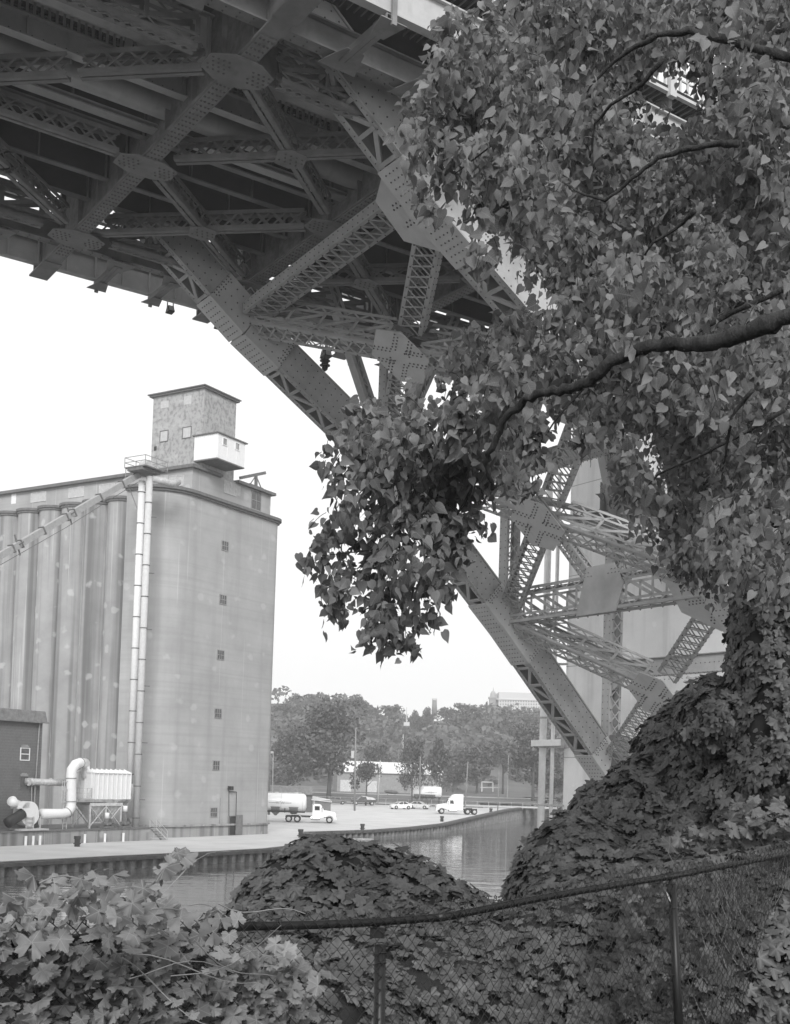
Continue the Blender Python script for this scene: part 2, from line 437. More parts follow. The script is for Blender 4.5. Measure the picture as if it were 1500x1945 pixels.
# big node gussets on the ribs
for i in (5, 6, 7):
    for T, sg in ((TN, 1),):
        P = nd(i, T); Q = nd(i + 1, T); Pm = nd(i - 1, T)
        along = (Q - Pm).normalized(); nrm = along.cross(BT).normalized()
        if nrm.z < 0: nrm = -nrm
        mb = MB(); off = -nrm * (.35 if i == 5 else .7)
        big = 1.0 if T == TN else .62
        pts = [P + off + along * x + BT * sg * y for x, y in ((-1.9, -.7), (2.1, -.7), (2.3 * big, 1.5 * big), (.9 * big, 3.1 * big), (-1.0 * big, 2.9 * big), (-1.9, 1.2 * big))]
        mb.prism(pts, -nrm * .05)
        for dv in ((nd(i + 1, T) * .5 + nd(i + 1, TC * 2 - T) * .5) - P, (nd(i, TC * 2 - T)) - P):
            d2 = dv.normalized(); d2 = (d2 - nrm * d2.dot(nrm)).normalized(); pp = d2.cross(nrm)
            for q in (-.42, .42): mb.rivets(P + off + d2 * 1.7 * big + pp * q - nrm * .05, d2, pp, -nrm, 6, 2, .22, .17, r=.05, h=.035, stag=True)
        bb(mb, 'gusset_plate', [plate_m, rivet_m])
# sway frame above the strut of the third panel: K of laced members, with its centre gusset
s, z = RIB_S[7], RIB_Z[7]
for T in (TN, TF):
    sg = 1 if T == TN else -1
    mb = MB(); laced(mb, B(s, TC - sg * 0.8, z + 1.4), B(s, T + sg * .6, z + 8.3), .62, .62, BU, tb='X', side='zig', lw=.07, pitch=.5); bb(mb, 'sway_brace')
mb = MB()
mb.prism([B(s - .55, TC + y, z + 0.1 + zz) for y, zz in ((1.7, -.3), (-1.2, -.3), (-1.7, 1.1), (-1.0, 2.2), (1.0, 2.2))], BU * -.05)
for y in (-1.1, 1.1): mb.rivets(B(s - .6, TC + y, z + 1.9), (BT * y + ZZ).normalized(), BT, -BU, 2, 4, .3, .25)
bb(mb, 'gusset_plate')
for i, zz in ((7, 17.9), (8, 7.0), (8, 16.9)):
    mb = MB(); s = RIB_S[i]
    mb.box(B(s, TC, zz), (.5, 15.2, 1.0), (BU, BT, ZZ)); mb.box(B(s, TC, zz - .5), (.75, 15.2, .05), (BU, BT, ZZ)); mb.box(B(s, TC, zz + .5), (.75, 15.2, .05), (BU, BT, ZZ))
    mb.rivets(B(s - .15, TC, zz - .53), BT, BU, -ZZ, 44, 2, .33, .5, r=.04); mb.rivets(B(s - .25, TC, zz - .4), BT, ZZ, -BU, 44, 2, .33, .8, r=.035)
    for T in (TN, TF):
        sg = 1 if T == TN else -1
        mb.prism([B(s - .3, T + sg * y, zz + q) for y, q in ((.4, 1.3), (.4, -1.3), (1.6, -.5), (1.6, .5))], -BU * .04)
    bb(mb, 'transverse_strut')

# --- floor system
_bb = bb
def bb(mb, name, m=None, parent=None, smooth=False): return _bb(mb, name, m or [floor_steel, rivet_m], parent, smooth)
FS = [-8.65, 0, 8.65, 17.3, 26.0, 34.65, 43.3]
for s in FS:
    mb = MB()
    mb.box(B(s, TC, ZFB), (.74, 26.0, .07), (BU, BT, ZZ)); mb.box(B(s, TC, ZFB - .06), (.56, 20.5, .05), (BU, BT, ZZ))
    mb.cur = 2; mb.box(B(s, TC, ZFB + 1.55), (.12, 20.6, 3.1), (BU, BT, ZZ)); mb.cur = 0
    for sg in (-1, 1):
        mb.hexa([B(s - .05, TC + sg * 10.3, ZFB + .05), B(s + .05, TC + sg * 10.3, ZFB + .05), B(s + .05, TC + sg * 13, ZFB + .05), B(s - .05, TC + sg * 13, ZFB + .05),
                 B(s - .05, TC + sg * 10.3, ZFB + 3.0), B(s + .05, TC + sg * 10.3, ZFB + 3.0), B(s + .05, TC + sg * 13, ZFB + 1.6), B(s - .05, TC + sg * 13, ZFB + 1.6)])
    k = int(20.5 / .32)
    for q in (-.22, -.08, .08, .22):
        mb.rivets(B(s + q, TC, ZFB - .085), BT, BU, -ZZ, k, 1, .32, 1, r=.05, h=.035)
    for t in np.arange(TC - 9.6, TC + 9.7, 2.4):
        for q in (-1, 1): mb.box(B(s + q * .16, t, ZFB + 1.5), (.2, .06, 2.9), (BU, BT, ZZ))
        mb.rivets(B(s - .07, t + .12, ZFB + 1.5), ZZ, BT, -BU, 9, 2, .3, .24, r=.035)
    bb(mb, 'floor_beam', [floor_steel, rivet_m, mat('floor_beam_web', .2, rough=.8, var=.3)])
    for t in (TN, TC, TF):
        mb = MB()
        w = .85 if t != TC else .75
        mb.prism([B(s + x, t + y, ZFB - .10) for x, y in ((-1.2, -.4), (-.5, -w), (.5, -w), (1.2, -.4), (1.2, .4), (.5, w), (-.5, w), (-1.2, .4))], -ZZ * .045)
        for x in (-.75, .75):
            mb.rivets(B(s + x, t, ZFB - .145), BU, BT, -ZZ, 4, 4, .2, .22, r=.05, stag=True)
        bb(mb, 'gusset_plate')
for k in range(len(FS) - 1):
    s0, s1 = FS[k], FS[k + 1]; zl = ZFB + .42
    if s0 < 17:
        mb = MB(); laced(mb, B(s0 + 1.2, TC, zl), B(s1 - 1.2, TC, zl), .42, .85, ZZ, tb=None, side='X', fl=.17, lw=.075, riv=False); bb(mb, 'longitudinal_brace')
    for (ta, tb_) in ((TN, TC), (TC, TN), (TC, TF), (TF, TC)):
        sm, tm = (s0 + s1) / 2, (ta + tb_) / 2
        if s0 > 34: continue
        if s0 < 17 and tb_ == TC: continue
        mb = MB(); laced(mb, B(s0 + 1.1 * .8, ta + (tb_ - ta) * .11, zl), B(sm - .15, tm - (tb_ - ta) * .02, zl), .42, .85, ZZ, tb=None, side='X', fl=.17, lw=.075, riv=False)
        laced(mb, B(sm + .15, tm + (tb_ - ta) * .02, zl), B(s1 - 1.1 * .8, tb_ - (tb_ - ta) * .11, zl), .42, .85, ZZ, tb=None, side='X', fl=.17, lw=.075, riv=False)
        bb(mb, 'wind_brace')
    for tm in ((TN + 4, TF - 4) if s0 > 17 else ()):
        mb = MB(); sm = (s0 + s1) / 2
        mb.prism([B(sm + x, tm + y, ZFB - .04) for x, y in ((-.7, -.25), (-.25, -.65), (.4, -.6), (.7, .25), (.25, .65), (-.4, .6))], -ZZ * .04)
        mb.rivets(B(sm, tm, ZFB - .08), BU, BT, -ZZ, 4, 3, .25, .26, r=.045, stag=True); bb(mb, 'gusset_plate')
S0, S1 = -16.0, 55.0
def long(name, t, z0, z1, fl=.32, s0=S0, s1=S1, riv=True, m=None, parent=None):
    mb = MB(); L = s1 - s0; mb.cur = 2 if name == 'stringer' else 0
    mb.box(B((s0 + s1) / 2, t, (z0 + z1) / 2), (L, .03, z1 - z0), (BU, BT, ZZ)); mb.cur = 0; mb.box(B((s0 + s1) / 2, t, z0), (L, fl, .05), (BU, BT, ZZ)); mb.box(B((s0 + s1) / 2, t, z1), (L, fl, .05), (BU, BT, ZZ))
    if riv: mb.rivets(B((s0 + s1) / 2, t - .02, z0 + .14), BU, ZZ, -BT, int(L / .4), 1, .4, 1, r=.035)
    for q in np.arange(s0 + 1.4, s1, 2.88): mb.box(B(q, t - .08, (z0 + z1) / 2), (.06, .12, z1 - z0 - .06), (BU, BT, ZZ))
    return bb(mb, name, m or [floor_steel, rivet_m, shade_steel], parent)
for t in (43.9, 45.7, 48.0, 50.2): long('stringer', t, 25.05, 27.35, riv=False)
long('walkway_girder', 38.1, 25.2, 26.9, fl=.5, m=[steel, rivet_m])
long('plate_girder', 40.15, 24.95, 25.72, fl=.4, m=[steel, rivet_m])
# inner railing between the girders
mb = MB()
for q in np.arange(S0, S1, .26): mb.box(B(q, 40.15, 26.02), (.09, .05, .56), (BU, BT, ZZ))
mb.box(B((S0 + S1) / 2, 40.15, 26.34), (S1 - S0, .26, .10), (BU, BT, ZZ)); mb.box(B((S0 + S1) / 2, 40.15, 25.80), (S1 - S0, .16, .06), (BU, BT, ZZ))
for q in (14.9, 23.6, 32.2): mb.box(B(q, 40.0, 26.0), (.25, .14, .75), (BU, BT, ZZ))
bb(mb, 'walkway_railing', [rail_m])
mb = MB(); mb.tube([B(S0, 41.95, 25.45), B(S1, 41.95, 25.45)], .47, 20); bb(mb, 'service_pipe', [steel], smooth=True)
long('pipe_bearer', 43.0, 24.95, 25.12, fl=.5, riv=False, m=[steel])
for t in (TN, TF):                      # laced longitudinal members under the ribs
    for k in range(len(FS) - 1):
        mb = MB(); laced(mb, B(FS[k] + 1.6, t, ZFB + .75), B(FS[k + 1] - 1.6, t, ZFB + .75), .5, 1.5, ZZ, tb='X', side='N', fl=.2, lw=.08, riv=False)
        bb(mb, 'longitudinal_truss')
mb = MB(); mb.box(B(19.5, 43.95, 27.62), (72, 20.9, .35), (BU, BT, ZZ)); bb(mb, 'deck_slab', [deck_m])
mb = MB()
for q in np.arange(S0, S1, .36):
    mb.box(B(q, 45, 27.42), (.14, 10.5, .05), (BU, BT, ZZ))
for t in np.arange(40, 51, .75): mb.box(B(19.5, t, 27.36), (71, .06, .06), (BU, BT, ZZ))
bb(mb, 'deck_grating', [mat('grating_bars', .10, rough=.6)])
# far edge: fascia girder, parapet, edge beam on stubs
for t, sg in ((57.0, 1), (31.0, -1)):
    mb = MB(); L = S1 - S0; mid = (S0 + S1) / 2
    mb.box(B(mid, t, 25.1), (L, .03, 1.2), (BU, BT, ZZ)); mb.box(B(mid, t, 24.5), (L, .34, .06), (BU, BT, ZZ)); mb.box(B(mid, t, 25.7), (L, .34, .06), (BU, BT, ZZ))
    for q in np.arange(S0 + 1.4, S1, 1.44): mb.box(B(q, t - sg * .09, 25.1), (.07, .14, 1.12), (BU, BT, ZZ))
    bb(mb, 'fascia_girder', [steel, rivet_m])
    tin = t - sg * 2.9
    mb = MB(); mb.box(B(mid, tin, 25.0), (L, .03, .9), (BU, BT, ZZ)); mb.box(B(mid, tin, 24.5), (L, .5, .06), (BU, BT, ZZ)); mb.box(B(mid, tin, 25.45), (L, .4, .06), (BU, BT, ZZ))
    mb.rivets(B(mid, tin, 24.46), BU, BT, -ZZ, int(L / .5), 2, .5, .25, r=.035); bb(mb, 'inner_edge_beam')
    for s0 in FS:
        for q in (2.88, 5.77):
            s = s0 + q
            if s > 44: continue
            mb = MB()
            laced(mb, B(s, tin + sg * .2, 24.36), B(s, t + sg * .15, 24.30), .34, .22, ZZ, tb=None, side='solid', riv=False)
            mb.prism([B(s + x, tin + y * sg, 24.32) for x, y in ((-.75, -.35), (.75, -.35), (.35, .9), (-.35, .9))], -ZZ * .03)
            mb.prism([B(s + x, t + y * sg, 24.15) for x, y in ((-.5, .3), (.5, .3), (.25, -.7), (-.25, -.7))], -ZZ * .03)
            mb.box(B(s, t + sg * .28, 24.75), (.18, .10, 1.5), (BU, BT, ZZ))
            bb(mb, 'bracket')
    for s in FS:
        mb = MB(); mb.box(B(s, t - sg * .6, 24.05), (.9, 2.2, .07), (BU, BT, ZZ)); mb.box(B(s, t + sg * .3, 24.7), (.6, .12, 1.3), (BU, BT, ZZ)); bb(mb, 'bracket')
# parapet with a gap of daylight under the edge rail (far side)
mb = MB(); mb.box(B(19, 57.1, 26.45), (70, .05, 1.5), (BU, BT, ZZ)); mb.box(B(19, 56.7, 27.5), (70, .35, .42), (BU, BT, ZZ))
for q in np.arange(-15, 52, 4.3): mb.box(B(q, 56.9, 27.2), (.12, .12, .5), (BU, BT, ZZ))
for q in np.arange(-14, 52, 4.3):
    mb.tube([B(q, 56.7, 27.6), B(q + .1, 56.5, 28.9)], .05, 6); mb.box(B(q + .5, 56.6, 28.2), (.16, .16, 1.6), (BU, BT, ZZ))
bb(mb, 'parapet')
for q in (9.2, 10.1, 20.2, 27.1, 35.8):
    mb = MB(); mb.tube([B(q, 54.6, 27.0), B(q + .15, 54.9, 26.1), B(q + .6, 55.2, 26.9)], .06, 6)
    mb.tube([B(q + .3, 54.5, 27.3), B(q + .3, 54.5, 26.0)], .09, 6); bb(mb, 'conduit', [dark_m], smooth=True)
# near side: sidewalk soffit, joists, outer railing
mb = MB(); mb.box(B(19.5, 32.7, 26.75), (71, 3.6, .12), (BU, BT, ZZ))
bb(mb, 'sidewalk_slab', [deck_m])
mb = MB()
for q in np.arange(S0, S1, .3): mb.box(B(q, 32.8, 26.66), (.05, 3.2, .05), (BU, BT, ZZ))
for q in np.arange(S0 + .4, S1, 2.88): mb.box(B(q, 32.8, 26.4), (.2, 3.3, .5), (BU, BT, ZZ))
bb(mb, 'sidewalk_joists')
mb = MB()
for q in np.arange(24, 50, .42): mb.box(B(q, 30.95, 27.05), (.10, .06, 1.0), (BU, BT, ZZ))
mb.box(B(19, 30.95, 27.6), (71, .16, .12), (BU, BT, ZZ)); mb.box(B(19, 30.95, 27.30), (71, .06, .06), (BU, BT, ZZ)); mb.box(B(19, 30.95, 26.6), (71, .18, .12), (BU, BT, ZZ))
for q in np.arange(24.4, 50, 2.9): mb.box(B(q, 30.85, 27.05), (.34, .2, 1.35), (BU, BT, ZZ))
bb(mb, 'railing', [rail_m])

# ------------------------------------------------------------------ the concrete pier
pier = empty('concrete_pier', B(57, TC, -8.5), 'tall pale concrete bridge pier standing in the river behind the arch springing', 'pier')
mb = MB()
mb.box(B(57.5, 44.5, 8.0), (6.0, 28.4, 34), (BU, BT, ZZ))
o = mb.build('shaft', [conc], pier)
mb = MB()
mb.box(B(54.35, 57.0, 8.2), (.5, 3.4, 33), (BU, BT, ZZ)); mb.box(B(54.35, 31.8, 8.2), (.5, 3.4, 33), (BU, BT, ZZ))
split_loose(mb.build('pilaster', [conc], pier))
mb = MB(); mb.box(B(57.5, 44.5, -8.0), (8.0, 31, 2.4), (BU, BT, ZZ)); mb.build('footing', [conc], pier)
for T in (TN, TF):
    mb = MB(); mb.hexa([B(50.6, T - 1.2, -2.2), B(54.6, T - 1.2, -3), B(54.6, T + 1.2, -3), B(50.6, T + 1.2, -2.2), B(51.5, T - 1.2, .5), B(54.6, T - 1.2, 2.5), B(54.6, T + 1.2, 2.5), B(51.5, T + 1.2, .5)])
    mb.build('skewback', [conc], pier)
    mb = MB(); mb.hexa([B(51.0, T - .9, 1.0), B(54.2, T - .9, 1.0), B(54.2, T + .9, 1.0), B(51.0, T + .9, 1.0), B(51.3, T - .7, 3.0), B(52.6, T - .7, 3.0), B(52.6, T + .7, 3.0), B(51.3, T + .7, 3.0)])
    bb(mb, 'shoe')
wp = mat('white_pipe_paint', .8, rough=.5, var=.08)
for nm, t, r, s, lab in (('a', 60.3, .24, 53.6, 'tall white drain pipe rising from the river beside the pier, the outer and thicker one'), ('b', 59.2, .13, 53.5, 'thin pale conduit pipe fixed close to the edge of the concrete pier')):
    dp = empty('drain_pipe', B(s, t, -8.6), lab, 'pipe')
    mb = MB(); mb.tube([B(s, t, -8.6), B(s, t, 21)], r, 14); mb.build('pipe_shaft', [wp], dp, smooth=True)
    mb = MB()
    for z in (-5, -1.5, 2.4, 4.4, 8.0, 13.3, 18): mb.tube([B(s, t, z - .06), B(s, t, z + .06)], r + .06, 12); mb.bar(B(s, t, z), B(s + .6, 58.6, z), .12, .12)
    split_loose(mb.build('bracket', [rail_m], dp))
arm = empty('navigation_light_arm', B(53.5, 60, 2.2), 'rust streaked white horizontal steel arm projecting over the river from the pier pipes', 'arm')
P = on(1071, 1410, BU, 53.2); Q = on(1012, 1412, BU, 53.2)
mb = MB(); mb.bar(P, Q, .35, .42); mb.build('arm_beam', [wp], arm)
mb = MB(); mb.bar(P + (P - Q).normalized() * .02, P + (P - Q).normalized() * .35, .6, .75); mb.build('end_box', [mat('weathered_box', .35)], arm)

# ------------------------------------------------------------------ floodlights under the far fascia
def flood(x, y, T, s_px, label, tilt=0.0):
    P = on(x, y, BT, T); e = empty('floodlight', P, label, 'floodlight', 'floodlights hung under the bridge edge')
    u = s_px * P.y / FOC
    mb = MB(); a = BT; b = BU
    mb.hexa([P + a * (-.5 * u) + b * (-.45 * u) - ZZ * .4 * u, P + a * (.5 * u) + b * (-.45 * u) - ZZ * .5 * u, P + a * (.5 * u) + b * (.45 * u) - ZZ * .5 * u, P + a * (-.5 * u) + b * (.45 * u) - ZZ * .4 * u,
             P + a * (-.3 * u) + b * (-.35 * u) + ZZ * .35 * u, P + a * (.3 * u) + b * (-.35 * u) + ZZ * .3 * u, P + a * (.3 * u) + b * (.35 * u) + ZZ * .3 * u, P + a * (-.3 * u) + b * (.35 * u) + ZZ * .35 * u])
    mb.build('housing', [dark_m], e)
    mb = MB(); mb.box(P - a * .5 * u - ZZ * .05 * u, (.04, .6 * u, .5 * u), (a, b, ZZ)); mb.build('lens', [mat('lamp_lens', .5, rough=.2)], e)
    mb = MB()
    for q in (-.4, .4): mb.bar(P + b * q * u, P + b * q * u + ZZ * u * 1.5, .05, .05, up=BT)
    mb.bar(P + b * -.5 * u + ZZ * u * 1.45, P + b * .5 * u + ZZ * u * 1.45, .12, .12)
    mb.build('yoke', [steel], e)
flood(323, 587, 57.3, 15, 'dark floodlight hanging under the left end of the fascia, against open sky')
flood(413, 618, 57.3, 12, 'small dark floodlight half hidden by the arch where it meets the deck')
flood(619, 671, 57.3, 19, 'floodlight under the deck directly above the pendant signal')
flood(671, 685, 57.3, 17, 'slatted floodlight under the deck left of the slanting post')
flood(789, 719, 57.3, 18, 'bright lens floodlight seen below the hexagonal gusset plate')
flood(838, 736, 57.3, 16, 'floodlight half hidden by cottonwood leaves right of the gusset plate')
P = on(617, 690, BT, 56.0)
e = empty('pendant_signal', P, 'dark lantern shaped navigation signal hanging on a rod below the bridge deck', 'signal')
mb = MB(); mb.tube([P - ZZ * .45, P - ZZ * .35, P - ZZ * .1, P + ZZ * .1, P + ZZ * .25], [.05, .16, .2, .2, .1], 10); mb.tube([P + ZZ * .12, P + ZZ * .16], .3, 10); mb.tube([P - ZZ * .14, P - ZZ * .1], .3, 10); mb.build('lantern', [dark_m], e)
mb = MB(); mb.tube([P + ZZ * .2, P + ZZ * 1.9], .04, 6); mb.build('rod', [dark_m], e)
# ================================================================== GRAIN ELEVATOR
silo_m = mat('silo_concrete', 0.35, rough=0.9, var=0.13, scale=0.22, bump=0.05)
overlay(silo_m, noise_mask(1.0, 0.50, 0.78, (.55, .55, .018), amount=0.45), 0.18)
overlay(silo_m, noise_mask(2.2, 0.45, 0.75, (.02, .02, 1.4), detail=3, amount=0.35), 0.24)
overlay(silo_m, noise_mask(0.40, 0.47, 0.36, (1, 1, 1.1), voronoi=True, amount=0.35), 0.52)
overlay(silo_m, noise_mask(11, 0.66, 0.74, amount=0.4), 0.2)
cyl_m = mat('bin_concrete', 0.30, rough=0.9, var=0.15, scale=0.3, bump=0.05)
overlay(cyl_m, noise_mask(1.0, 0.46, 0.66, (1.1, 1.1, .02), amount=0.75), 0.10)
overlay(cyl_m, noise_mask(0.45, 0.46, 0.36, (1, 1, 1.0), voronoi=True, amount=0.45), 0.52)
overlay(cyl_m, noise_mask(3.1, .655, .67, (1, 1, .012), detail=2, amount=.45), .52)
overlay(silo_m, noise_mask(2.3, .665, .68, (1, 1, .012), detail=2, amount=.4), .55)
tower_m = mat('tower_concrete', 0.34, rough=0.95, var=0.10, scale=0.8)
overlay(tower_m, noise_mask(2.6, 0.46, 0.64, (1, 1, .8), detail=9, amount=0.75), 0.17)
overlay(tower_m, noise_mask(1.2, 0.55, 0.7, (.2, .2, 1.2), amount=0.4), 0.5)
trim_m = mat('cornice_trim', 0.13, rough=0.8)
patch_m = mat('patched_opening', 0.44, rough=0.9, var=.12)
white_m = mat('white_sheet_metal', 0.72, rough=0.5, var=.05)
glass_m = mat('dark_window_glass', 0.07, rough=0.25, var=.5, spec=.6, scale=2)
frame_m = mat('window_frame', 0.25)
el = empty('grain_elevator', S(108, 100, -7.5), 'huge old concrete grain elevator with fluted round bins, flat fronted annex and square head tower', 'grain elevator')
def eb(mb, name, m, parent=None, smooth=False, label=None):
    return mb.build(name, m, parent or el, smooth=smooth, label=label)
# annex: rounded rectangle in plan
T0, SA, SB_, TBK = 90.3, 97.0, 118.9, 95.9
def rounded(off=0.0):
    r1, r2 = 5.0, 1.6; pts = []
    for k in range(0, 13):
        a = math.pi / 2 * k / 12; pts.append((SA + r1 - (r1 + off) * math.cos(a), T0 + r1 - (r1 + off) * math.sin(a)))
    for k in range(0, 9):
        a = math.pi / 2 * k / 8; pts.append((SB_ - r2 + (r2 + off) * math.sin(a), T0 + r2 - (r2 + off) * math.cos(a)))
    pts += [(SB_ + off, TBK), (SA - off, TBK)]
    return pts
mb = MB(); mb.prism([S(a, b, -6.3) for a, b in rounded()], ZZ * 38.1); o = eb(mb, 'annex_wall', [silo_m]); shade_auto(o)
mb = MB(); mb.prism([S(a, b, 31.55) for a, b in rounded(.28)], ZZ * .25); mb.prism([S(a, b, 31.8) for a, b in rounded(.5)], ZZ * .35); o = eb(mb, 'annex_cornice', [trim_m]); shade_auto(o)
mb = MB(); mb.prism([S(a, b, -7.6) for a, b in rounded(.12)], ZZ * 1.3); mb.prism([S(a, b, -6.3) for a, b in rounded(.35)], ZZ * .22); o = eb(mb, 'plinth', [cyl_m, trim_m]); shade_auto(o)
# fluted bins
R = 1.925
for k in range(9):
    tc = 94.6 + 2 * R * (k + .5)
    mb = MB(); mb.tube([S(99.3 + R, tc, -7.5), S(99.3 + R, tc, 31.6)], R * 1.03, 28); o = eb(mb, 'bin', [cyl_m]); shade_auto(o)
    mb = MB(); mb.tube([S(99.3 + R, tc, 31.35), S(99.3 + R, tc, 31.6)], R + .22, 28); mb.tube([S(99.3 + R, tc, 31.6), S(99.3 + R, tc, 31.9)], R + .36, 28); o = eb(mb, 'bin_rim', [trim_m]); shade_auto(o)
mb = MB(); mb.prism([S(a, b, -7) for a, b in ((101, 94), (118, 94), (118, 130), (101, 130))], ZZ * 38.7); eb(mb, 'bin_block', [cyl_m])
# head house and gallery
mb = MB(); mb.prism([S(a, b, 31.9) for a, b in ((104.6, 93), (119.7, 93), (119.7, 101), (114, 101), (114, 132), (104.6, 132))], ZZ * 4.0); eb(mb, 'head_house_wall', [silo_m])
mb = MB()
mb.prism([S(a, b, 35.75) for a, b in ((104.1, 92.5), (109.6, 92.5), (109.6, 132), (104.1, 132))], ZZ * .3)
mb.prism([S(a, b, 36.05) for a, b in ((104.3, 92.7), (109.4, 92.7), (109.4, 132), (104.3, 132))], ZZ * .15)
mb.prism([S(a, b, 35.80) for a, b in ((112.6, 92.5), (120.2, 92.5), (120.2, 101.5), (112.6, 101.5))], ZZ * .35)
eb(mb, 'head_house_cornice', [trim_m])
mb = MB(); mb.prism([S(a, b, 35.9) for a, b in ((106.2, 93.05), (112.2, 93.05), (112.2, 101.2), (106.2, 101.2))], ZZ * 9.9); tw = eb(mb, 'tower', [tower_m])
mb = MB(); mb.prism([S(a, b, 45.75) for a, b in ((105.9, 92.75), (112.5, 92.75), (112.5, 101.6), (105.9, 101.6))], ZZ * .22); mb.prism([S(a, b, 45.97) for a, b in ((105.75, 92.6), (112.65, 92.6), (112.65, 101.8), (105.75, 101.8))], ZZ * .13)
mb.tube([S(106.8, 98.6, 46.1), S(106.8, 98.6, 46.5)], .8, 12, r1=.1); mb.box(S(111.5, 93.8, 46.35), (.4, .4, .5)); eb(mb, 'tower_roof', [trim_m])
def patch(plane, dist, x0, y0, x1, y1, name, m, out=.03, frame=None, bars=0, parent=None, deep=False, label=None):
    ax = {'ST': ST, 'SU': SU}[plane]
    c = [on(x, y, ax, dist) for x, y in ((x0, y1), (x1, y1), (x1, y0), (x0, y0))]
    # square the patch up along the wall
    h = SU if plane == 'ST' else ST
    a0 = min(p.dot(h) for p in c); a1 = max(p.dot(h) for p in c); z0 = (c[0].z + c[1].z) / 2; z1 = (c[2].z + c[3].z) / 2
    def Q(a, z, o): return h * a + ax * (dist - o) + ZZ * z
    mb = MB(); mb.prism([Q(a0, z0, out), Q(a1, z0, out), Q(a1, z1, out), Q(a0, z1, out)], ax * .02)
    o = mb.build(name, [m], parent or el, label=label)
    if frame:
        mb = MB(); w = .09
        for (u0, u1, v0, v1) in ((a0, a1, z0 - w, z0), (a0, a1, z1, z1 + w), (a0 - w, a0, z0 - w, z1 + w), (a1, a1 + w, z0 - w, z1 + w)):
            mb.prism([Q(u0, v0, out + .04), Q(u1, v0, out + .04), Q(u1, v1, out + .04), Q(u0, v1, out + .04)], ax * .10)
        for k in range(bars):
            u = a0 + (a1 - a0) * (k + 1) / (bars + 1); mb.prism([Q(u - .03, z0, out + .035), Q(u + .03, z0, out + .035), Q(u + .03, z1, out + .035), Q(u - .03, z1, out + .035)], ax * .03)
        if bars:
            v = (z0 + z1) / 2; mb.prism([Q(a0, v - .03, out + .035), Q(a1, v - .03, out + .035), Q(a1, v + .03, out + .035), Q(a0, v + .03, out + .035)], ax * .03)
        f = mb.build('frame', [frame], o, world=False)
        f.parent = o; f.location = -o.parent.location if False else (0, 0, 0)
        me = f.data; off = V(o.parent.location); me.transform(Matrix.Translation(-off))
    return o
for x, y in ((426.5, 1037), (422.5, 1139), (418, 1244), (413, 1355), (409.5, 1454), (405, 1543)):
    patch('ST', T0, x - 5, y - 8, x + 6, y + 8, 'window', glass_m, frame=frame_m, bars=2)
patch('SU', 106.2, 305, 819, 318, 838, 'blocked_window', patch_m, frame=trim_m)
patch('SU', 106.2, 348, 812, 362, 831, 'blocked_window', patch_m, frame=trim_m)
patch('SU', 106.2, 306, 762, 320, 775, 'blocked_window', patch_m); patch('SU', 106.2, 350, 752, 363, 768, 'blocked_window', patch_m)
patch('SU', 106.2, 292.5, 848, 297, 856, 'hatch', dark_m)
patch('SU', 104.6, 22, 938, 30, 957, 'blocked_window', white_m)
for x0 in (60, 132, 190): patch('SU', 104.6, x0, 936 - (x0 - 60) * .12, x0 + 26, 952 - (x0 - 60) * .12, 'blocked_window', patch_m, frame=mat('patch_edge', .5))
for x0 in (305, 322, 336): patch('SU', 104.6, x0, 905, x0 + 12, 922, 'blocked_window', patch_m, frame=patch_m)
patch('ST', 93.0, 426, 915, 436, 936, 'blocked_window', patch_m, frame=mat('patch_edge_pale', .5)); patch('ST', 93.0, 438, 919, 447, 940, 'blocked_window', patch_m, frame=mat('patch_edge_pale', .5)); patch('ST', 93.0, 449, 922, 456, 942, 'blocked_window', patch_m)
patch('ST', 93.0, 478, 934, 494, 968, 'window', glass_m, frame=frame_m, bars=1, label='tall window opening with broken panes')
# door on the annex with open leaf
dr = patch('ST', T0 - .2, 436, 1551, 446, 1586, 'doorway', dark_m, frame=trim_m)
mb = MB(); P = on(447, 1586, ST, T0 - .35); P.z = -7.45; mb.box(P + SU * .62 + ZZ * 1.2, (1.25, .06, 2.4), (SU, ST, ZZ)); eb(mb, 'open_door_leaf', [mat('grey_door', .16)])
mb = MB()
for (a, b) in (((434.5, 1550), (434.5, 1497)), ((434.5, 1504), (449, 1504)), ((449, 1504), (448, 1550))): mb.tube([on(*a, ST, T0 - .1), on(*b, ST, T0 - .1)], .04, 5)
P = on(438, 1497, ST, T0 - .4); mb.box(P, (.5, .5, .45), (SU, ST, ZZ)); eb(mb, 'wall_lamp_and_conduit', [dark_m])
mb = MB(); mb.box(on(407, 1543, ST, T0 - .02) + SU * 1.0, (.05, .04, 3.4), (SU, ST, ZZ)); eb(mb, 'downpipe', [frame_m])
# corrugated metal shed clinging to the tower
sh = empty('metal_penthouse', V((0, 0, 0))); sh.parent = el
mb = MB(); mb.prism([S(a, b, 36.9) for a, b in ((105.5, 90.1), (110.6, 90.1), (110.6, 93.7), (105.5, 93.7))], ZZ * 2.9)
for a in np.arange(90.2, 93.7, .3): mb.box(S(105.48, a, 38.35), (.05, .09, 2.85), (SU, ST, ZZ))
for a in np.arange(105.6, 110.6, 1.7): mb.box(S(a, 90.08, 38.35), (.05, .05, 2.85), (SU, ST, ZZ))
w = mb.build('cladding', [white_m], el); 
mb = MB(); mb.prism([S(a, b, 39.8) for a, b in ((105.3, 89.9), (110.9, 89.9), (110.9, 93.9), (105.3, 93.9))], ZZ * .14); mb.prism([S(a, b, 36.75) for a, b in ((105.5, 90.1), (110.6, 90.1), (110.6, 93.7), (105.5, 93.7))], ZZ * .14); mb.build('penthouse_roof', [trim_m], el)
bpy.data.objects.remove(sh)
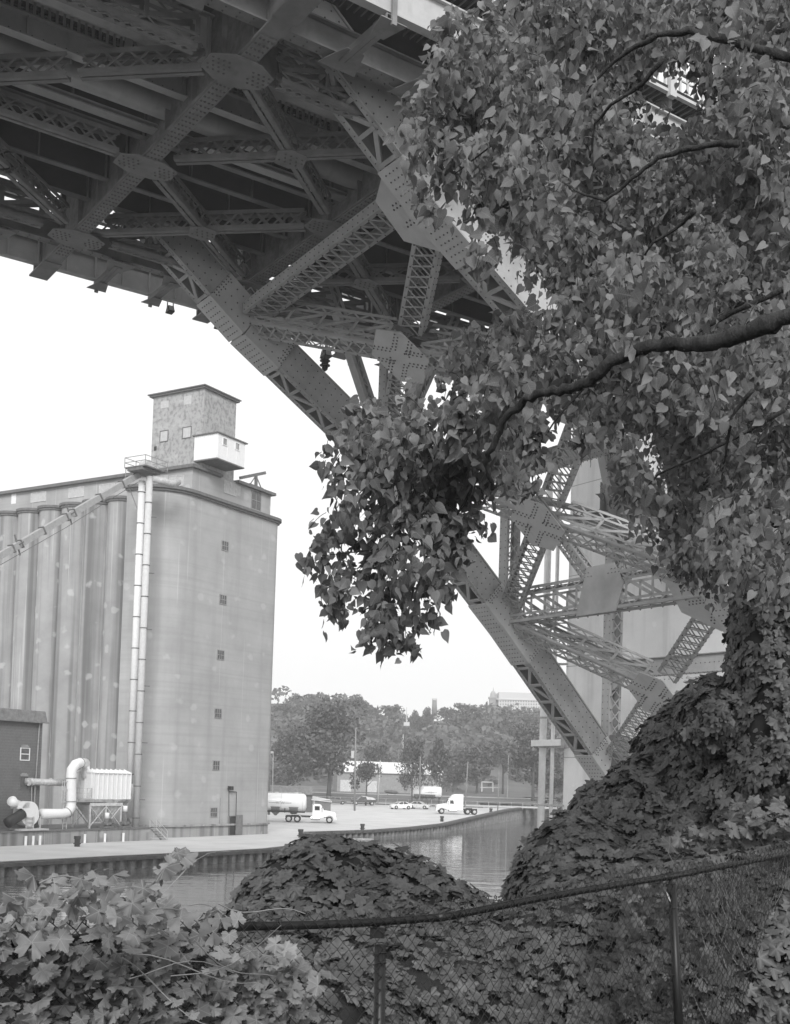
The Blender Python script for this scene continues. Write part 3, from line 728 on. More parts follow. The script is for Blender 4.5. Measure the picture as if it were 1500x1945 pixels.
for x in (426.5, 450): patch('ST', 90.1, x - 3, 833 + (x - 426) * .38, x + 3.5, 845 + (x - 426) * .38, 'penthouse_window', frame_m, frame=white_m)
# hoist beam on the roof
mb = MB(); P = on(455, 908, ST, 93.5); Q = on(504, 898, ST, 93.5); mb.bar(P, Q, .18, .38)
R1 = on(486, 924, ST, 93.5); T1 = on(486, 903, ST, 93.5)
mb.bar(R1, T1, .3, .3); mb.bar(R1 - SU * 1.2, T1, .1, .1); mb.bar(R1 + SU * 1.1, T1, .1, .1); mb.bar(R1 - SU * 1.4, R1 + SU * 1.4, .2, .2); mb.bar(P - ZZ * .3, P + SU * .8 - ZZ * 1.2, .1, .1)
eb(mb, 'hoist_beam', [trim_m])

# ------------------------------------------------------------------ exterior spouts and platform
def vert(x, y, Y): return at(x, y, Y)
sp = empty('spout_tower', vert(262, 1565, 127), 'pair of tall pale spout pipes with a railed platform at the head beside the annex', 'spout tower')
a = vert(270, 905, 127); b = V((a.x, a.y, at(249, 1489, 127).z))
for nm, P, zt, zb, r, m in (('left_spout', a, a.z - .5, b.z, .37, mat('pale_duct', .66, var=.08)), ('right_spout', vert(284, 905, 126.4), None, -6.2, .36, mat('grey_duct', .50, var=.10))):
    zt = zt if zt else P.z
    mb = MB(); mb.tube([V((P.x, P.y, zb)), V((P.x, P.y, zt))], r, 14)
    if nm == 'left_spout': mb.tube([V((P.x, P.y, zb)), V((P.x + .1, P.y, zb - .9)), V((P.x - .35, P.y + .2, zb - 1.8)), V((P.x - 1.2, P.y + .3, zb - 2.2))], r * .95, 12)
    mb.build('spout', [m], sp, smooth=True)
    mb = MB()
    for z in np.arange(zb + 1, zt - 1, 3.4): mb.tube([V((P.x, P.y, z)), V((P.x, P.y, z + .09))], r + .05, 14)
    if nm == 'right_spout':
        for z in np.arange(zb + 3, zt - 1, 6.1): mb.bar(V((P.x, P.y - .1, z)), V((P.x + .9, P.y + .1, z)), .1, .1)
    split_loose(mb.build('flange', [trim_m], sp))
c = vert(277, 893, 126.6)
mb = MB(); mb.box(c, (3.4, 3.0, .12), (SU, ST, ZZ)); mb.box(c - ZZ * .25 - SU * .3, (2.8, 2.2, .3), (SU, ST, ZZ)); mb.build('platform', [trim_m], sp)
mb = MB()
for q in (.55, 1.1):
    for A_, B_ in (((-1.7, -1.5), (1.7, -1.5)), ((1.7, -1.5), (1.7, 1.5)), ((1.7, 1.5), (-1.7, 1.5)), ((-1.7, 1.5), (-1.7, -1.5))): mb.bar(c + SU * A_[0] + ST * A_[1] + ZZ * q, c + SU * B_[0] + ST * B_[1] + ZZ * q, .06, .06)
for x in (-1.7, 0, 1.7):
    for y in (-1.5, 1.5): mb.bar(c + SU * x + ST * y, c + SU * x + ST * y + ZZ * 1.12, .06, .06, up=SU)
mb.bar(c - SU * 1.6 + ST * 1.4, c - SU * 1.6 + ST * 1.4 - ZZ * 1.8, .07, .07, up=SU); mb.bar(c - SU * 1.5 + ST * 1.2 - ZZ * 1.6, c + SU * .3 + ST * 1.2 - ZZ * 4.3, .07, .07); mb.build('guard_rail', [frame_m], sp)
mb = MB(); mb.tube([c + ZZ * .45 - ST * .5, c + ZZ * .45 + ST * .5], .62, 16); mb.box(c + ZZ * .3 + SU * .9, (1.2, .7, .5), (SU, ST, ZZ)); mb.build('head_pulley_cover', [mat('galvanised', .45)], sp)
mb = MB(); mb.tube([vert(289, 909, 126.5), vert(312, 915, 127), vert(325, 920, 128), vert(338, 916, 129.5)], .38, 12); mb.build('spout', [mat('dirty_duct', .42)], sp, smooth=True)
cv = empty('conveyor', vert(130, 988, 118), 'long sloping enclosed conveyor tube running down leftwards from the railed platform', 'conveyor')
P, Q = vert(262, 902, 126.8), vert(-25, 1070, 111)
mb = MB(); mb.bar(P, Q, .55, .62); mb.build('casing', [mat('conveyor_steel', .30, var=.15)], cv)
mb = MB()
for t in (.12, .28, .46, .51, .66, .80, .85): mb.bar(P.lerp(Q, t), P.lerp(Q, t + .005), .75, .85)
for t in (.49, .82):
    R_ = P.lerp(Q, t); mb.bar(R_ - ZZ * .9 + SU * .4, R_ + ZZ * 1.0 - SU * .4, .08, .14); mb.bar(R_ - ST * .9 + ZZ * .3, R_ + ST * .9 - ZZ * .3, .08, .1)
split_loose(mb.build('flange', [trim_m], cv))
mb = MB(); mb.tube([P - ZZ * .8, P.lerp(Q, .5) - ZZ * 1.1, Q - ZZ * .9], .03, 4); mb.build('cable', [trim_m], cv)

# ------------------------------------------------------------------ brick building
brick_m = mat('dark_brick', 0.13, rough=0.9, var=.18, scale=6)
overlay(brick_m, zline_mask(.28, .05, 0, amount=.35), .2); overlay(brick_m, noise_mask(.5, .5, .7, amount=.4), .08)
bk = empty('brick_building', S(76, 91, -7.5), 'dark brick building with a sloping sheet metal eave at the far left of the quay', 'building')
TB = 90.4
mb = MB(); mb.prism([S(a, b, -7.5) for a, b in ((58, TB), (81.2, TB), (81.2, TB + 9), (58, TB + 9))], ZZ * 12.1); mb.build('wall', [brick_m], bk)
mb = MB(); mb.hexa([S(57, TB - .35, 4.4), S(81.5, TB - .35, 4.4), S(81.5, TB + 9, 4.4), S(57, TB + 9, 4.4), S(57, TB - .1, 5.45), S(81.4, TB - .1, 5.45), S(81.4, TB + 9, 5.45), S(57, TB + 9, 5.45)])
for a in np.arange(59, 81, 1.9): mb.box(S(a, TB - .25, 4.95), (.08, .1, 1.0), (SU, ST, ZZ))
mb.box(S(69.3, TB - .42, 4.33), (24.6, .16, .14), (SU, ST, ZZ)); mb.build('roof_edge', [mat('eave_metal', .17)], bk)
mb = MB(); mb.tube([S(80.7, TB - .12, 4.3), S(80.5, TB - .12, -2.5), S(80.3, TB - .12, -6.2)], .07, 6); mb.build('downpipe', [frame_m], bk)
w = patch('ST', TB, 39.5, 1422, 54, 1443, 'window', glass_m, frame=white_m, bars=0, parent=bk, label='sash window with white frame')
patch('ST', TB, 39.5, 1431.5, 54, 1433, 'window_rail', white_m, out=.06, parent=bk)
patch('ST', TB, 38, 1475, 52, 1498, 'bricked_window', mat('boarded_window', .10), parent=bk, out=.02, frame=brick_m)
mb = MB()
for x, y in ((47, 1418.5), (45, 1472.5)):
    P = on(x, y, ST, TB); mb.box(P - ST * .05, (.9, .12, .22), (SU, ST, ZZ)); mb.box(P - ST * .05 + ZZ * .14, (.6, .10, .14), (SU, ST, ZZ))
mb.build('lintel', [frame_m], bk)

# ------------------------------------------------------------------ loading dock and the plant on it
dock = empty('loading_dock', S(82, 88, -7.5), 'long low stained concrete loading dock in front of the bins and brick building', 'loading dock')
mb = MB(); mb.prism([S(a, b, -7.55) for a, b in ((40, 88), (94.5, 88), (97.2, 93), (96, 97), (40, 97))], ZZ * 1.3); mb.build('slab', [cyl_m], dock)
mb = MB(); mb.prism([S(a, b, -6.25) for a, b in ((40, 87.9), (94.6, 87.9), (97.2, 92.8), (96, 97), (40, 97))], ZZ * .12); mb.build('coping', [mat('dock_coping', .14)], dock)
mb = MB()
for x in (49, 63, 76, 161, 199, 234):
    P = on(x, 1590, ST, 87.8); mb.tube([V((P.x, P.y, -7.5)), V((P.x, P.y, -6.6))], .13, 8)
mb.build('fender_pipe', [wp], dock)
stp = empty('steel_steps', S(95.8, 88.2, -7.5), 'short steel stair with handrails at the right end of the loading dock', 'steps')
mb = MB(); base = on(297, 1590, ST, 88.0); base.z = -7.5
for q in (-.45, .45):
    o = -ST * .0 + SU * q
    A0 = base + SU * 1.2 + ST * q; A1 = base - SU * .6 + ST * q + ZZ * 1.3
    mb.bar(A0, A1, .06, .14); mb.bar(A0 + ZZ * .95, A1 + ZZ * .95, .06, .06); mb.bar(A0 + ZZ * .5, A1 + ZZ * .5, .04, .04)
    mb.bar(A0, A0 + ZZ * .95, .06, .06, up=SU); mb.bar(A1, A1 + ZZ * .95, .06, .06, up=SU)
mb.build('handrail', [rail_m], stp)
mb = MB()
for k in range(5): mb.box(base + SU * (1.1 - k * .35) + ZZ * (.1 + k * .26), (.3, .9, .05), (SU, ST, ZZ))
mb.build('tread', [frame_m], stp)

TP = 88.7
def p(x, y, t=TP): return on(x, y, ST, t)
dc = empty('dust_collector', p(195, 1575), 'white ribbed dust collector box standing on braced steel legs over hoppers', 'dust collector')
A0 = p(176, 1518); s0 = A0.dot(SU); s1 = p(246, 1518).dot(SU); z0 = A0.z; z1 = p(178, 1468).z
mb = MB(); mb.prism([S(a, b, z0) for a, b in ((s0, TP), (s1, TP), (s1, TP + 2.6), (s0, TP + 2.6))], ZZ * (z1 - z0))
n = 8
for k in range(n + 1): mb.box(S(s0 + (s1 - s0) * k / n, TP - .06, (z0 + z1) / 2), (.09, .12, z1 - z0), (SU, ST, ZZ))
for k in (.3, 1.2, 2.1): mb.box(S(s0 - .04, TP + k, (z0 + z1) / 2), (.08, .09, z1 - z0), (SU, ST, ZZ))
mb.build('housing', [white_m], dc)
mb = MB(); mb.hexa([S(s0 - .1, TP - .15, z1), S(s1 + .1, TP - .15, z1), S(s1 + .1, TP + 2.7, z1), S(s0 - .1, TP + 2.7, z1), S(s0 - .1, TP + .9, z1 + .35), S(s1 + .1, TP + .9, z1 + .35), S(s1 + .1, TP + 1.7, z1 + .35), S(s0 - .1, TP + 1.7, z1 + .35)])
for k in range(n + 1): mb.bar(S(s0 + (s1 - s0) * k / n, TP - .15, z1 + .04), S(s0 + (s1 - s0) * k / n, TP + 1, z1 + .42), .08, .08)
mb.build('roof', [white_m], dc)
zh = p(180, 1530).z; zl = p(180, 1562).z; zg = -6.13
mb = MB()
for y in (TP + .1, TP + 2.5):
    mb.bar(S(s0 - .2, y, zh + .1), S(s1 - .9, y, zh + .1), .15, .3); mb.bar(S(s0 - .2, y, zh + .7), S(s1 - .6, y, zh + .7), .12, .12)
    L_ = [s0 - .2 + (s1 - .9 - s0) * q / 2 for q in range(3)]
    for q in L_: mb.bar(S(q, y, zg), S(q, y, zh + .1), .13, .13, up=SU)
    for q in range(2): mb.bar(S(L_[q], y, zg + .2), S(L_[q + 1], y, zh - .1), .07, .07); mb.bar(S(L_[q], y, zh - .1), S(L_[q + 1], y, zg + .2), .07, .07)
for k in range(6): mb.bar(S(s0 + k * .55, TP + .05, z0), S(s0 + .5 + k * .55, TP + .05, zh + .6), .06, .06)
mb.build('support_frame', [mat('frame_grey', .5)], dc)
mb = MB(); sm = (s0 + s1 - 1) / 2
mb.hexa([S(sm - 1.0, TP + .9, zl), S(sm + 1.0, TP + .9, zl), S(sm + 1.0, TP + 1.6, zl), S(sm - 1.0, TP + 1.6, zl), S(s0, TP + .2, zh), S(s1 - 1.1, TP + .2, zh), S(s1 - 1.1, TP + 2.4, zh), S(s0, TP + 2.4, zh)])
for k in range(7): q = s0 + .2 + k * .62; mb.bar(S(q, TP + .16, zh), S(sm + (q - sm) * .4, TP + .85, zl), .06, .06)
mb.build('hopper', [mat('hopper_paint', .5)], dc)
mb = MB(); zc = p(165, 1505).z
for q in (0, .5, 1.0): mb.bar(S(s0 - 1.3, TP + .1, z0 + .1 + q), S(s0 - .05, TP + .1, z0 + .1 + q), .05, .05); mb.bar(S(s0 - 1.3, TP + .1, z0 + .1 + q), S(s0 - 1.3, TP + 2.2, z0 + .1 + q), .05, .05)
for q in (s0 - 1.3, s0 - .7, s0 - .1): mb.bar(S(q, TP + .1, z0 + .1), S(q, TP + .1, z0 + 1.1), .05, .05, up=SU)
mb.box(S(s0 - .65, TP + 1.2, z0 + .02), (1.3, 2.3, .08), (SU, ST, ZZ)); mb.build('access_platform', [rail_m], dc)
# ladder with cage
mb = MB(); la = p(117, 1575, TP + .6).dot(SU); zt = p(112, 1482).z
for q in (0, .5): mb.bar(S(la + q, TP + .5, zg), S(la + q, TP + .5, zt), .07, .07, up=SU)
for z in np.arange(zg + .3, zt, .35): mb.bar(S(la, TP + .5, z), S(la + .5, TP + .5, z), .04, .04)
for q in (-.45, -.15, .95): mb.bar(S(la + q, TP + .3, zg + 2.6), S(la + q, TP + .3, zt), .06, .06, up=SU)
for z in (zg + 2.7, zg + 3.9, zt - .1): mb.bar(S(la - .45, TP + .3, z), S(la + .95, TP + .3, z), .05, .05)
mb.build('ladder', [rail_m], dc)
fan = empty('blower_fan', p(60, 1575), 'large white snail shaped blower fan with its thick curving duct on the dock', 'blower')
c = p(57, 1545, TP - .2)
mb = MB(); pts = []
for k in range(25):
    a_ = 2 * math.pi * k / 24; r_ = 1.12 * (1 + .10 * k / 24)
    pts.append(c + SU * math.cos(a_) * r_ * .95 + ZZ * math.sin(a_) * r_)
mb.prism(pts[:-1], ST * 1.1)
mb.prism([c + SU * -.1 + ZZ * 1.1, c + SU * -.1 + ZZ * .55, c - SU * 1.5 + ZZ * .45, c - SU * 1.6 + ZZ * 1.15], ST * 1.0)
o = mb.build('scroll', [white_m], fan); shade_auto(o)
mb = MB(); mb.tube([c - SU * 1.0 + ZZ * .85 + ST * .5, c - SU * 1.6 + ZZ * .95 + ST * .4, c - SU * 2.1 + ZZ * 1.2 + ST * .2], .38, 12, r1=.5); mb.build('outlet', [white_m], fan, smooth=True)
k1 = [p(78, 1546, TP + .35), p(117, 1546, TP + .35), p(128, 1543, TP + .35), p(134, 1534, TP + .35), p(135, 1522, TP + .35), p(134.5, 1478, TP + .35), p(136, 1462, TP + .35), p(143, 1452, TP + .5), p(152, 1449, TP + .9), p(162, 1450, TP + 1.4)]
mb = MB(); mb.tube(k1, .50, 16); mb.tube([k1[-1], k1[-1] + SU * .1 - ZZ * 1.5], .45, 12); mb.build('duct', [white_m], fan, smooth=True)
mb = MB()
for q, d in ((2, .0), (4, .0), (5, .0), (8, 0)): P = k1[q]; dd = (k1[min(q + 1, 9)] - k1[q - 1]).normalized(); mb.tube([P - dd * .04, P + dd * .04], .56, 16)
split_loose(mb.build('flange', [frame_m], fan))
mb = MB()
for q in (-.5, .35, 1.2):
    mb.bar(c + SU * q - ST * .1 - ZZ * .3, V((c + SU * q).xy.to_3d()) + ZZ * zg - ST * .1, .1, .1, up=SU)
for z in (.35, .8, 1.2): mb.bar(c - SU * .5 - ST * .1 + ZZ * (zg - c.z + z), c + SU * .35 - ST * .1 + ZZ * (zg - c.z + z), .1, .1)
mb.box(V((c.x, c.y, zg + .1)), (3.4, 1.6, .16), (SU, ST, ZZ)); mb.build('base_frame', [rail_m], fan)
mb = MB(); mb.tube([c - SU * 2.6 - ZZ * .9 + ST * .1, c - SU * .8 - ZZ * .0 + ST * .1], .5, 12); mb.build('motor', [dark_m], fan, smooth=True)
hp = empty('silver_pipe', p(90, 1487), 'horizontal silver pipe running from the brick wall window behind the white duct', 'pipe')
mb = MB(); mb.tube([p(48, 1484, TB - .1), p(58, 1484.5, TB - .5), p(95, 1486, TB - .6), p(130, 1487, TB - .7)], .34, 14); mb.build('pipe_shaft', [mat('galvanised_pipe', .55, rough=.3, metal=.5)], hp, smooth=True)
mb = MB()
for x in (54, 60, 95): mb.tube([p(x, 1485, TB - .55), p(x + .8, 1485, TB - .55)], .39, 14)
for x in (60, 66): mb.bar(p(x, 1490, TB - .5), p(x, 1528, TB - .5), .04, .04, up=SU)
mb.build('pipe_band', [rail_m], hp)
pu = empty('pump_set', p(225, 1572), 'small pumps and motors on a low skid at the foot of the spout pipes', 'pump')
mb = MB()
for x, h in ((202, 1.6), (236, 2.3)):
    q = p(x, 1572, TP - .1); q.z = zg
    mb.tube([q + ZZ * .3, q + ZZ * (h - .6)], .28, 10); mb.tube([q + ZZ * .45 - SU * .5, q + ZZ * .45 + SU * .6], .22, 10); mb.box(q + ZZ * .12, (1.4, .8, .2), (SU, ST, ZZ)); mb.tube([q + ZZ * .7 + SU * .5, q + ZZ * .7 + SU * .8], .3, 10)
mb.build('pump_body', [mat('pump_iron', .15)], pu)
mb = MB()
for x, h in ((202, 1.6), (236, 2.3)):
    q = p(x, 1572, TP - .1); q.z = zg; mb.tube([q + ZZ * (h - .6), q + ZZ * h], .24, 10)
mb.build('motor_cap', [white_m], pu, smooth=True)
# ================================================================== GROUND, WATER, QUAY
shore_px = [(-260, 1655, 1692), (0, 1638, 1665), (230, 1626, 1650), (388, 1617, 1641), (507, 1610, 1633), (572, 1603, 1624), (583, 1582, 1596), (706, 1580, 1591), (780, 1575, 1586),
            (840, 1569, 1581), (880, 1559.5, 1574), (920, 1551, 1567), (960, 1544.5, 1560), (1000, 1539, 1553), (1042, 1534.5, 1547), (1120, 1528, 1540), (1300, 1522, 1532), (1700, 1520, 1528)]
ZW = -8.3
shore = []
for x, yt, yw in shore_px:
    P = atz(x, yw, ZW); k = P.y; Tp = at(x, yt, k); shore.append((V((P.x, P.y, 0)), Tp.z))
def lotz(Y):
    if Y < 168: return -7.5
    if Y < 250: return -7.5 + (Y - 168) / 82 * 1.5
    return -6.0
shore = [(p_, lotz(p_.y)) for p_, z in shore]
gravel = mat('pale_gravel', 0.50, rough=0.95, var=.14, scale=.25, detail=9, bump=.2)
overlay(gravel, noise_mask(.06, .52, .72, (1, .35, 1), amount=.5), .38)
overlay(gravel, noise_mask(4, .62, .75, amount=.4), .22)
# lot: triangulated strips from the shore line to the far side
mb = MB(); vs = []; fs = []
rows = 14; far = []
for i, (P, z) in enumerate(shore):
    tx = -420 + 840 * (i / (len(shore) - 1)); 
    f_ = (i / (len(shore) - 1)) ** .5
    E = V((-420 + (P.x + 415) * f_, 60 + 240 * min(1, i / 3), 0))
    if P.y > 285: E = V((P.x - 25, P.y + 28, 0))
    for r in range(rows + 1):
        q = P.lerp(E, (r / rows) ** 1.6); vs.append(V((q.x, q.y, lotz(q.y) if r else z)))
n = rows + 1
for i in range(len(shore) - 1):
    for r in range(rows): fs.append((i * n + r, (i + 1) * n + r, (i + 1) * n + r + 1, i * n + r + 1))
mb.add(vs, fs)
lot = mb.build('gravel_lot', [gravel], kind='structure')
# a flat base so that no hole shows beyond the strips
# land terrain further back
def crest(X):
    k = [(-420, 30), (-200, 40), (-60, 40), (-35, 41), (0, 33), (10, 30), (30, 37), (60, 36), (100, 34), (200, 38), (420, 30)]
    for (a, b), (c_, d) in zip(k, k[1:]):
        if a <= X <= c_: return b + (d - b) * (X - a) / (c_ - a)
    return 30
def landz(X, Y):
    if Y < 262: return lotz(Y) - .05
    if Y < 285: return -6.05 + (Y - 262) / 23 * 1.6
    if Y < 360: return -4.4 + (Y - 285) / 75 * .7
    h = crest(X) - 5
    t = min(1, (Y - 360) / 230); t = t * t * (3 - 2 * t)
    return -3.7 + (h + 3.7) * t
grass = mat('mown_grass', 0.105, rough=1, var=.25, scale=.2, detail=8)
overlay(grass, noise_mask(.05, .5, .65, (.4, 2, 1), amount=.5), .2)
mb = MB(); vs = []; fs = []; xs = np.linspace(-520, 620, 77); ys_ = np.concatenate([np.linspace(258, 360, 14), np.linspace(375, 760, 26)])
for Y in ys_:
    for X in xs: vs.append(V((X, Y, landz(X, Y) + (0 if Y < 360 else 2.0 * math.sin(X * .07 + Y * .03) * math.sin(Y * .05)))))
n = len(xs)
for j in range(len(ys_) - 1):
    for i in range(n - 1):
        if ys_[j] < 335 and xs[i + 1] > 30 + (ys_[j] - 258) * .32: continue
        fs.append((j * n + i, j * n + i + 1, (j + 1) * n + i + 1, (j + 1) * n + i))
mb.add(vs, fs); hill = mb.build('hill_ground', [grass], kind='structure', smooth=True)
mb = MB()
for (ya, yb_, x0, x1, zz) in ((262.5, 267, -60, 60, -6.0), (293, 301, -70, 160, None)):
    n = 40; vs = []
    for i in range(n + 1):
        X = x0 + (x1 - x0) * i / n; w = math.sin(X * .03) * 2
        for Y in (ya + w, yb_ + w): vs.append(V((X, Y, landz(X, Y) + .06)))
    mb.add(vs, [(2 * i, 2 * i + 2, 2 * i + 3, 2 * i + 1) for i in range(n)])
mb.build('access_road', [mat('road_surface', .42, var=.1, rough=.95)], kind='structure')
# water
wm = bpy.data.materials.new('river_water'); wm.use_nodes = True; n_ = wm.node_tree; b_ = n_.nodes['Principled BSDF']
b_.inputs['Base Color'].default_value = (.11, .11, .11, 1); b_.inputs['Roughness'].default_value = .04; b_.inputs['IOR'].default_value = 1.33
tc = n_.nodes.new('ShaderNodeTexCoord'); mp = n_.nodes.new('ShaderNodeMapping'); mp.inputs['Scale'].default_value = (.35, 1.2, 1); mp.inputs['Rotation'].default_value = (0, 0, .15)
nz = n_.nodes.new('ShaderNodeTexNoise'); nz.inputs['Scale'].default_value = .55; nz.inputs['Detail'].default_value = 4
bp = n_.nodes.new('ShaderNodeBump'); bp.inputs['Strength'].default_value = .45; bp.inputs['Distance'].default_value = .12
n_.links.new(tc.outputs['Object'], mp.inputs[0]); n_.links.new(mp.outputs[0], nz.inputs[0]); n_.links.new(nz.outputs[0], bp.inputs['Height']); n_.links.new(bp.outputs[0], b_.inputs['Normal'])
mb = MB(); mb.add([V((-600, -60, ZW)), V((700, -60, ZW)), V((700, 700, ZW)), V((-600, 700, ZW))], [(0, 1, 2, 3)]); mb.build('river_water', [wm], kind='structure')
# sheet-pile quay wall
quay = empty('quay_wall', shore[3][0] + ZZ * -8.5, 'dark rusted sheet pile quay wall curving along the far side of the river', 'quay wall')
pile_m = mat('rusted_sheet_pile', .19, rough=.9, var=.5, scale=1.2); cap_m = mat('timber_cap', .09, rough=.9, var=.4, scale=2)
mp_, mc = MB(), MB(); 
for (P, z), (Q, z2) in zip(shore, shore[1:]):
    L = (Q - P).length; a = (Q - P).normalized(); nrm = V((a.y, -a.x, 0)); st = 1.2; n = max(1, int(L / st))
    prof = []
    for k in range(n):
        for f_, o_ in ((0, 0), (.45, 0), (.55, .45), (.9, .45)): prof.append((P + a * (L * (k + f_) / n) + nrm * o_))
    prof.append(Q); m_ = len(prof); vs = []
    for i, q in enumerate(prof):
        zt = z + (z2 - z) * i / (m_ - 1) + .1; vs += [V((q.x, q.y, -9.2)), V((q.x, q.y, zt))]
    mp_.add(vs, [(2 * i, 2 * i + 2, 2 * i + 3, 2 * i + 1) for i in range(m_ - 1)])
    mc.bar(V((P.x, P.y, z + .08)) + nrm * .5, V((Q.x, Q.y, z2 + .08)) + nrm * .5, .35, .28); mc.bar(V((P.x, P.y, z + .2)) - nrm * .1, V((Q.x, Q.y, z2 + .2)) - nrm * .1, .8, .16)
mp_.build('sheet_piling', [pile_m], quay); mc.build('capping', [cap_m], quay)
boll_m = mat('bollard_iron', .05)
def gpt(x, y):
    z = -7.5
    for _ in range(8):
        P = atz(x, y, z); z = lotz(P.y)
    return P
for x, y, h, lab in ((146, 1608, 1.0, 'short dark mooring bollard on the gravel in front of the loading dock'), (570.5, 1591, 1.0, 'squat dark mooring bollard on the gravel just above the vine mound'),
                (688, 1577, .9, 'dark mooring bollard at the quay edge under the small roadside tree'), (839, 1560.5, .9, 'dark mooring bollard below the front wheel of the sleeper tractor'), (932, 1544, .9, 'dark mooring bollard right of the sleeper tractor rear wheels')):
    P = gpt(x, y); e = empty('mooring_bollard', P, lab, 'bollard', 'mooring bollards along the quay')
    s_ = .33
    mb = MB(); mb.tube([P, P + ZZ * h * .75], s_ * .8, 12); mb.build('post', [boll_m], e, smooth=False)
    mb = MB(); mb.tube([P + ZZ * h * .72, P + ZZ * h * .8, P + ZZ * h], s_, 12); mb.tube([P + ZZ * .25 * h, P + ZZ * .33 * h], s_ * 1.15, 12); mb.build('cap', [boll_m], e)
bt = empty('rowing_boat', atz(655, 1601, ZW), 'flat pale work boat moored beside the quay just behind the central vine mound', 'boat')
P = atz(604, 1601, ZW); Q = atz(708, 1600, ZW); a = (Q - P).normalized(); b = V((-a.y, a.x, 0)); L = (Q - P).length; mb = MB()
prof = [(0, .5), (.1, .85), (.5, 1.0), (.85, .8), (1, .15)]
for zc0, zc1, w0, w1 in ((.0, .45, .75, 1.0),):
    for sg in (-1, 1):
        for (t0, w_0), (t1, w_1) in zip(prof, prof[1:]):
            mb.prism([P + a * L * t0 + b * sg * w_0 * w0 + ZZ * zc0, P + a * L * t1 + b * sg * w_1 * w0 + ZZ * zc0, P + a * L * t1 + b * sg * w_1 + ZZ * zc1, P + a * L * t0 + b * sg * w_0 + ZZ * zc1], -b * sg * .06)
mb.prism([P + a * L * t + b * w * .75 + ZZ * .1 for t, w in prof] + [P + a * L * t - b * w * .75 + ZZ * .1 for t, w in prof[::-1]], ZZ * .04)
mb.build('hull', [mat('boat_aluminium', .42, rough=.5)], bt)
mb = MB()
for t in (.25, .5, .75): mb.box(P + a * L * t + ZZ * .38, (.35, 1.5, .05), (a, b, ZZ))
mb.build('thwart', [mat('boat_seat', .2)], bt)

# ================================================================== VEHICLES (local coordinates: x forward, y left, z up)
tyre_m = mat('tyre_rubber', .025, rough=.9); hub_m = mat('wheel_hub', .45, rough=.4); wp_m = mat('white_vehicle_paint', .75, rough=.3, var=.03, spec=.5); gp_m = mat('grey_vehicle_paint', .55, rough=.3, var=.05, spec=.5)
dk_m = mat('dark_vehicle_paint', .05, rough=.35, spec=.5); ch_m = mat('chassis_black', .03, rough=.7); vg_m = mat('vehicle_glass', .03, rough=.08, var=.1, spec=.8)
chrome = mat('bright_metal', .6, rough=.25, metal=.6); redm = mat('tail_lamp', .12, rough=.2)
def wheel(root, x, y, r, w=.28, dual=False):
    e = bpy.data.objects.new('wheel', None); COL.objects.link(e); e.parent = root; e.location = (x, y, r)
    mb = MB(); pr = [(-w / 2, r * .86), (-w / 2 + .04, r), (w / 2 - .04, r), (w / 2, r * .86)]
    mb.tube([V((0, a, 0)) for a, _ in pr], [b for _, b in pr], 22, cap=True); mb.build('tyre', [tyre_m], e, world=False)
    mb = MB(); sg = 1 if y > 0 else -1
    mb.tube([V((0, sg * (w / 2 - .01), 0)), V((0, sg * (w / 2 + .03), 0))], [r * .6, r * .52], 16); mb.tube([V((0, sg * (w / 2 + .02), 0)), V((0, sg * (w / 2 + .08), 0))], r * .2, 10); mb.build('rim', [hub_m], e, world=False)
    return e
def prof_body(mb, sections):
    """loft of closed (y,z) sections at x stations; each section a list of (y,z)"""
    n = len(sections[0][1]); vs = []
    for x, sec in sections: vs += [V((x, y, z)) for y, z in sec]
    fs = []
    for i in range(len(sections) - 1):
        for k in range(n): k2 = (k + 1) % n; fs.append((i * n + k, (i + 1) * n + k, (i + 1) * n + k2, i * n + k2))
    fs.append(tuple(range(n))); fs.append(tuple((len(sections) - 1) * n + k for k in range(n - 1, -1, -1)))
    mb.add(vs, fs)
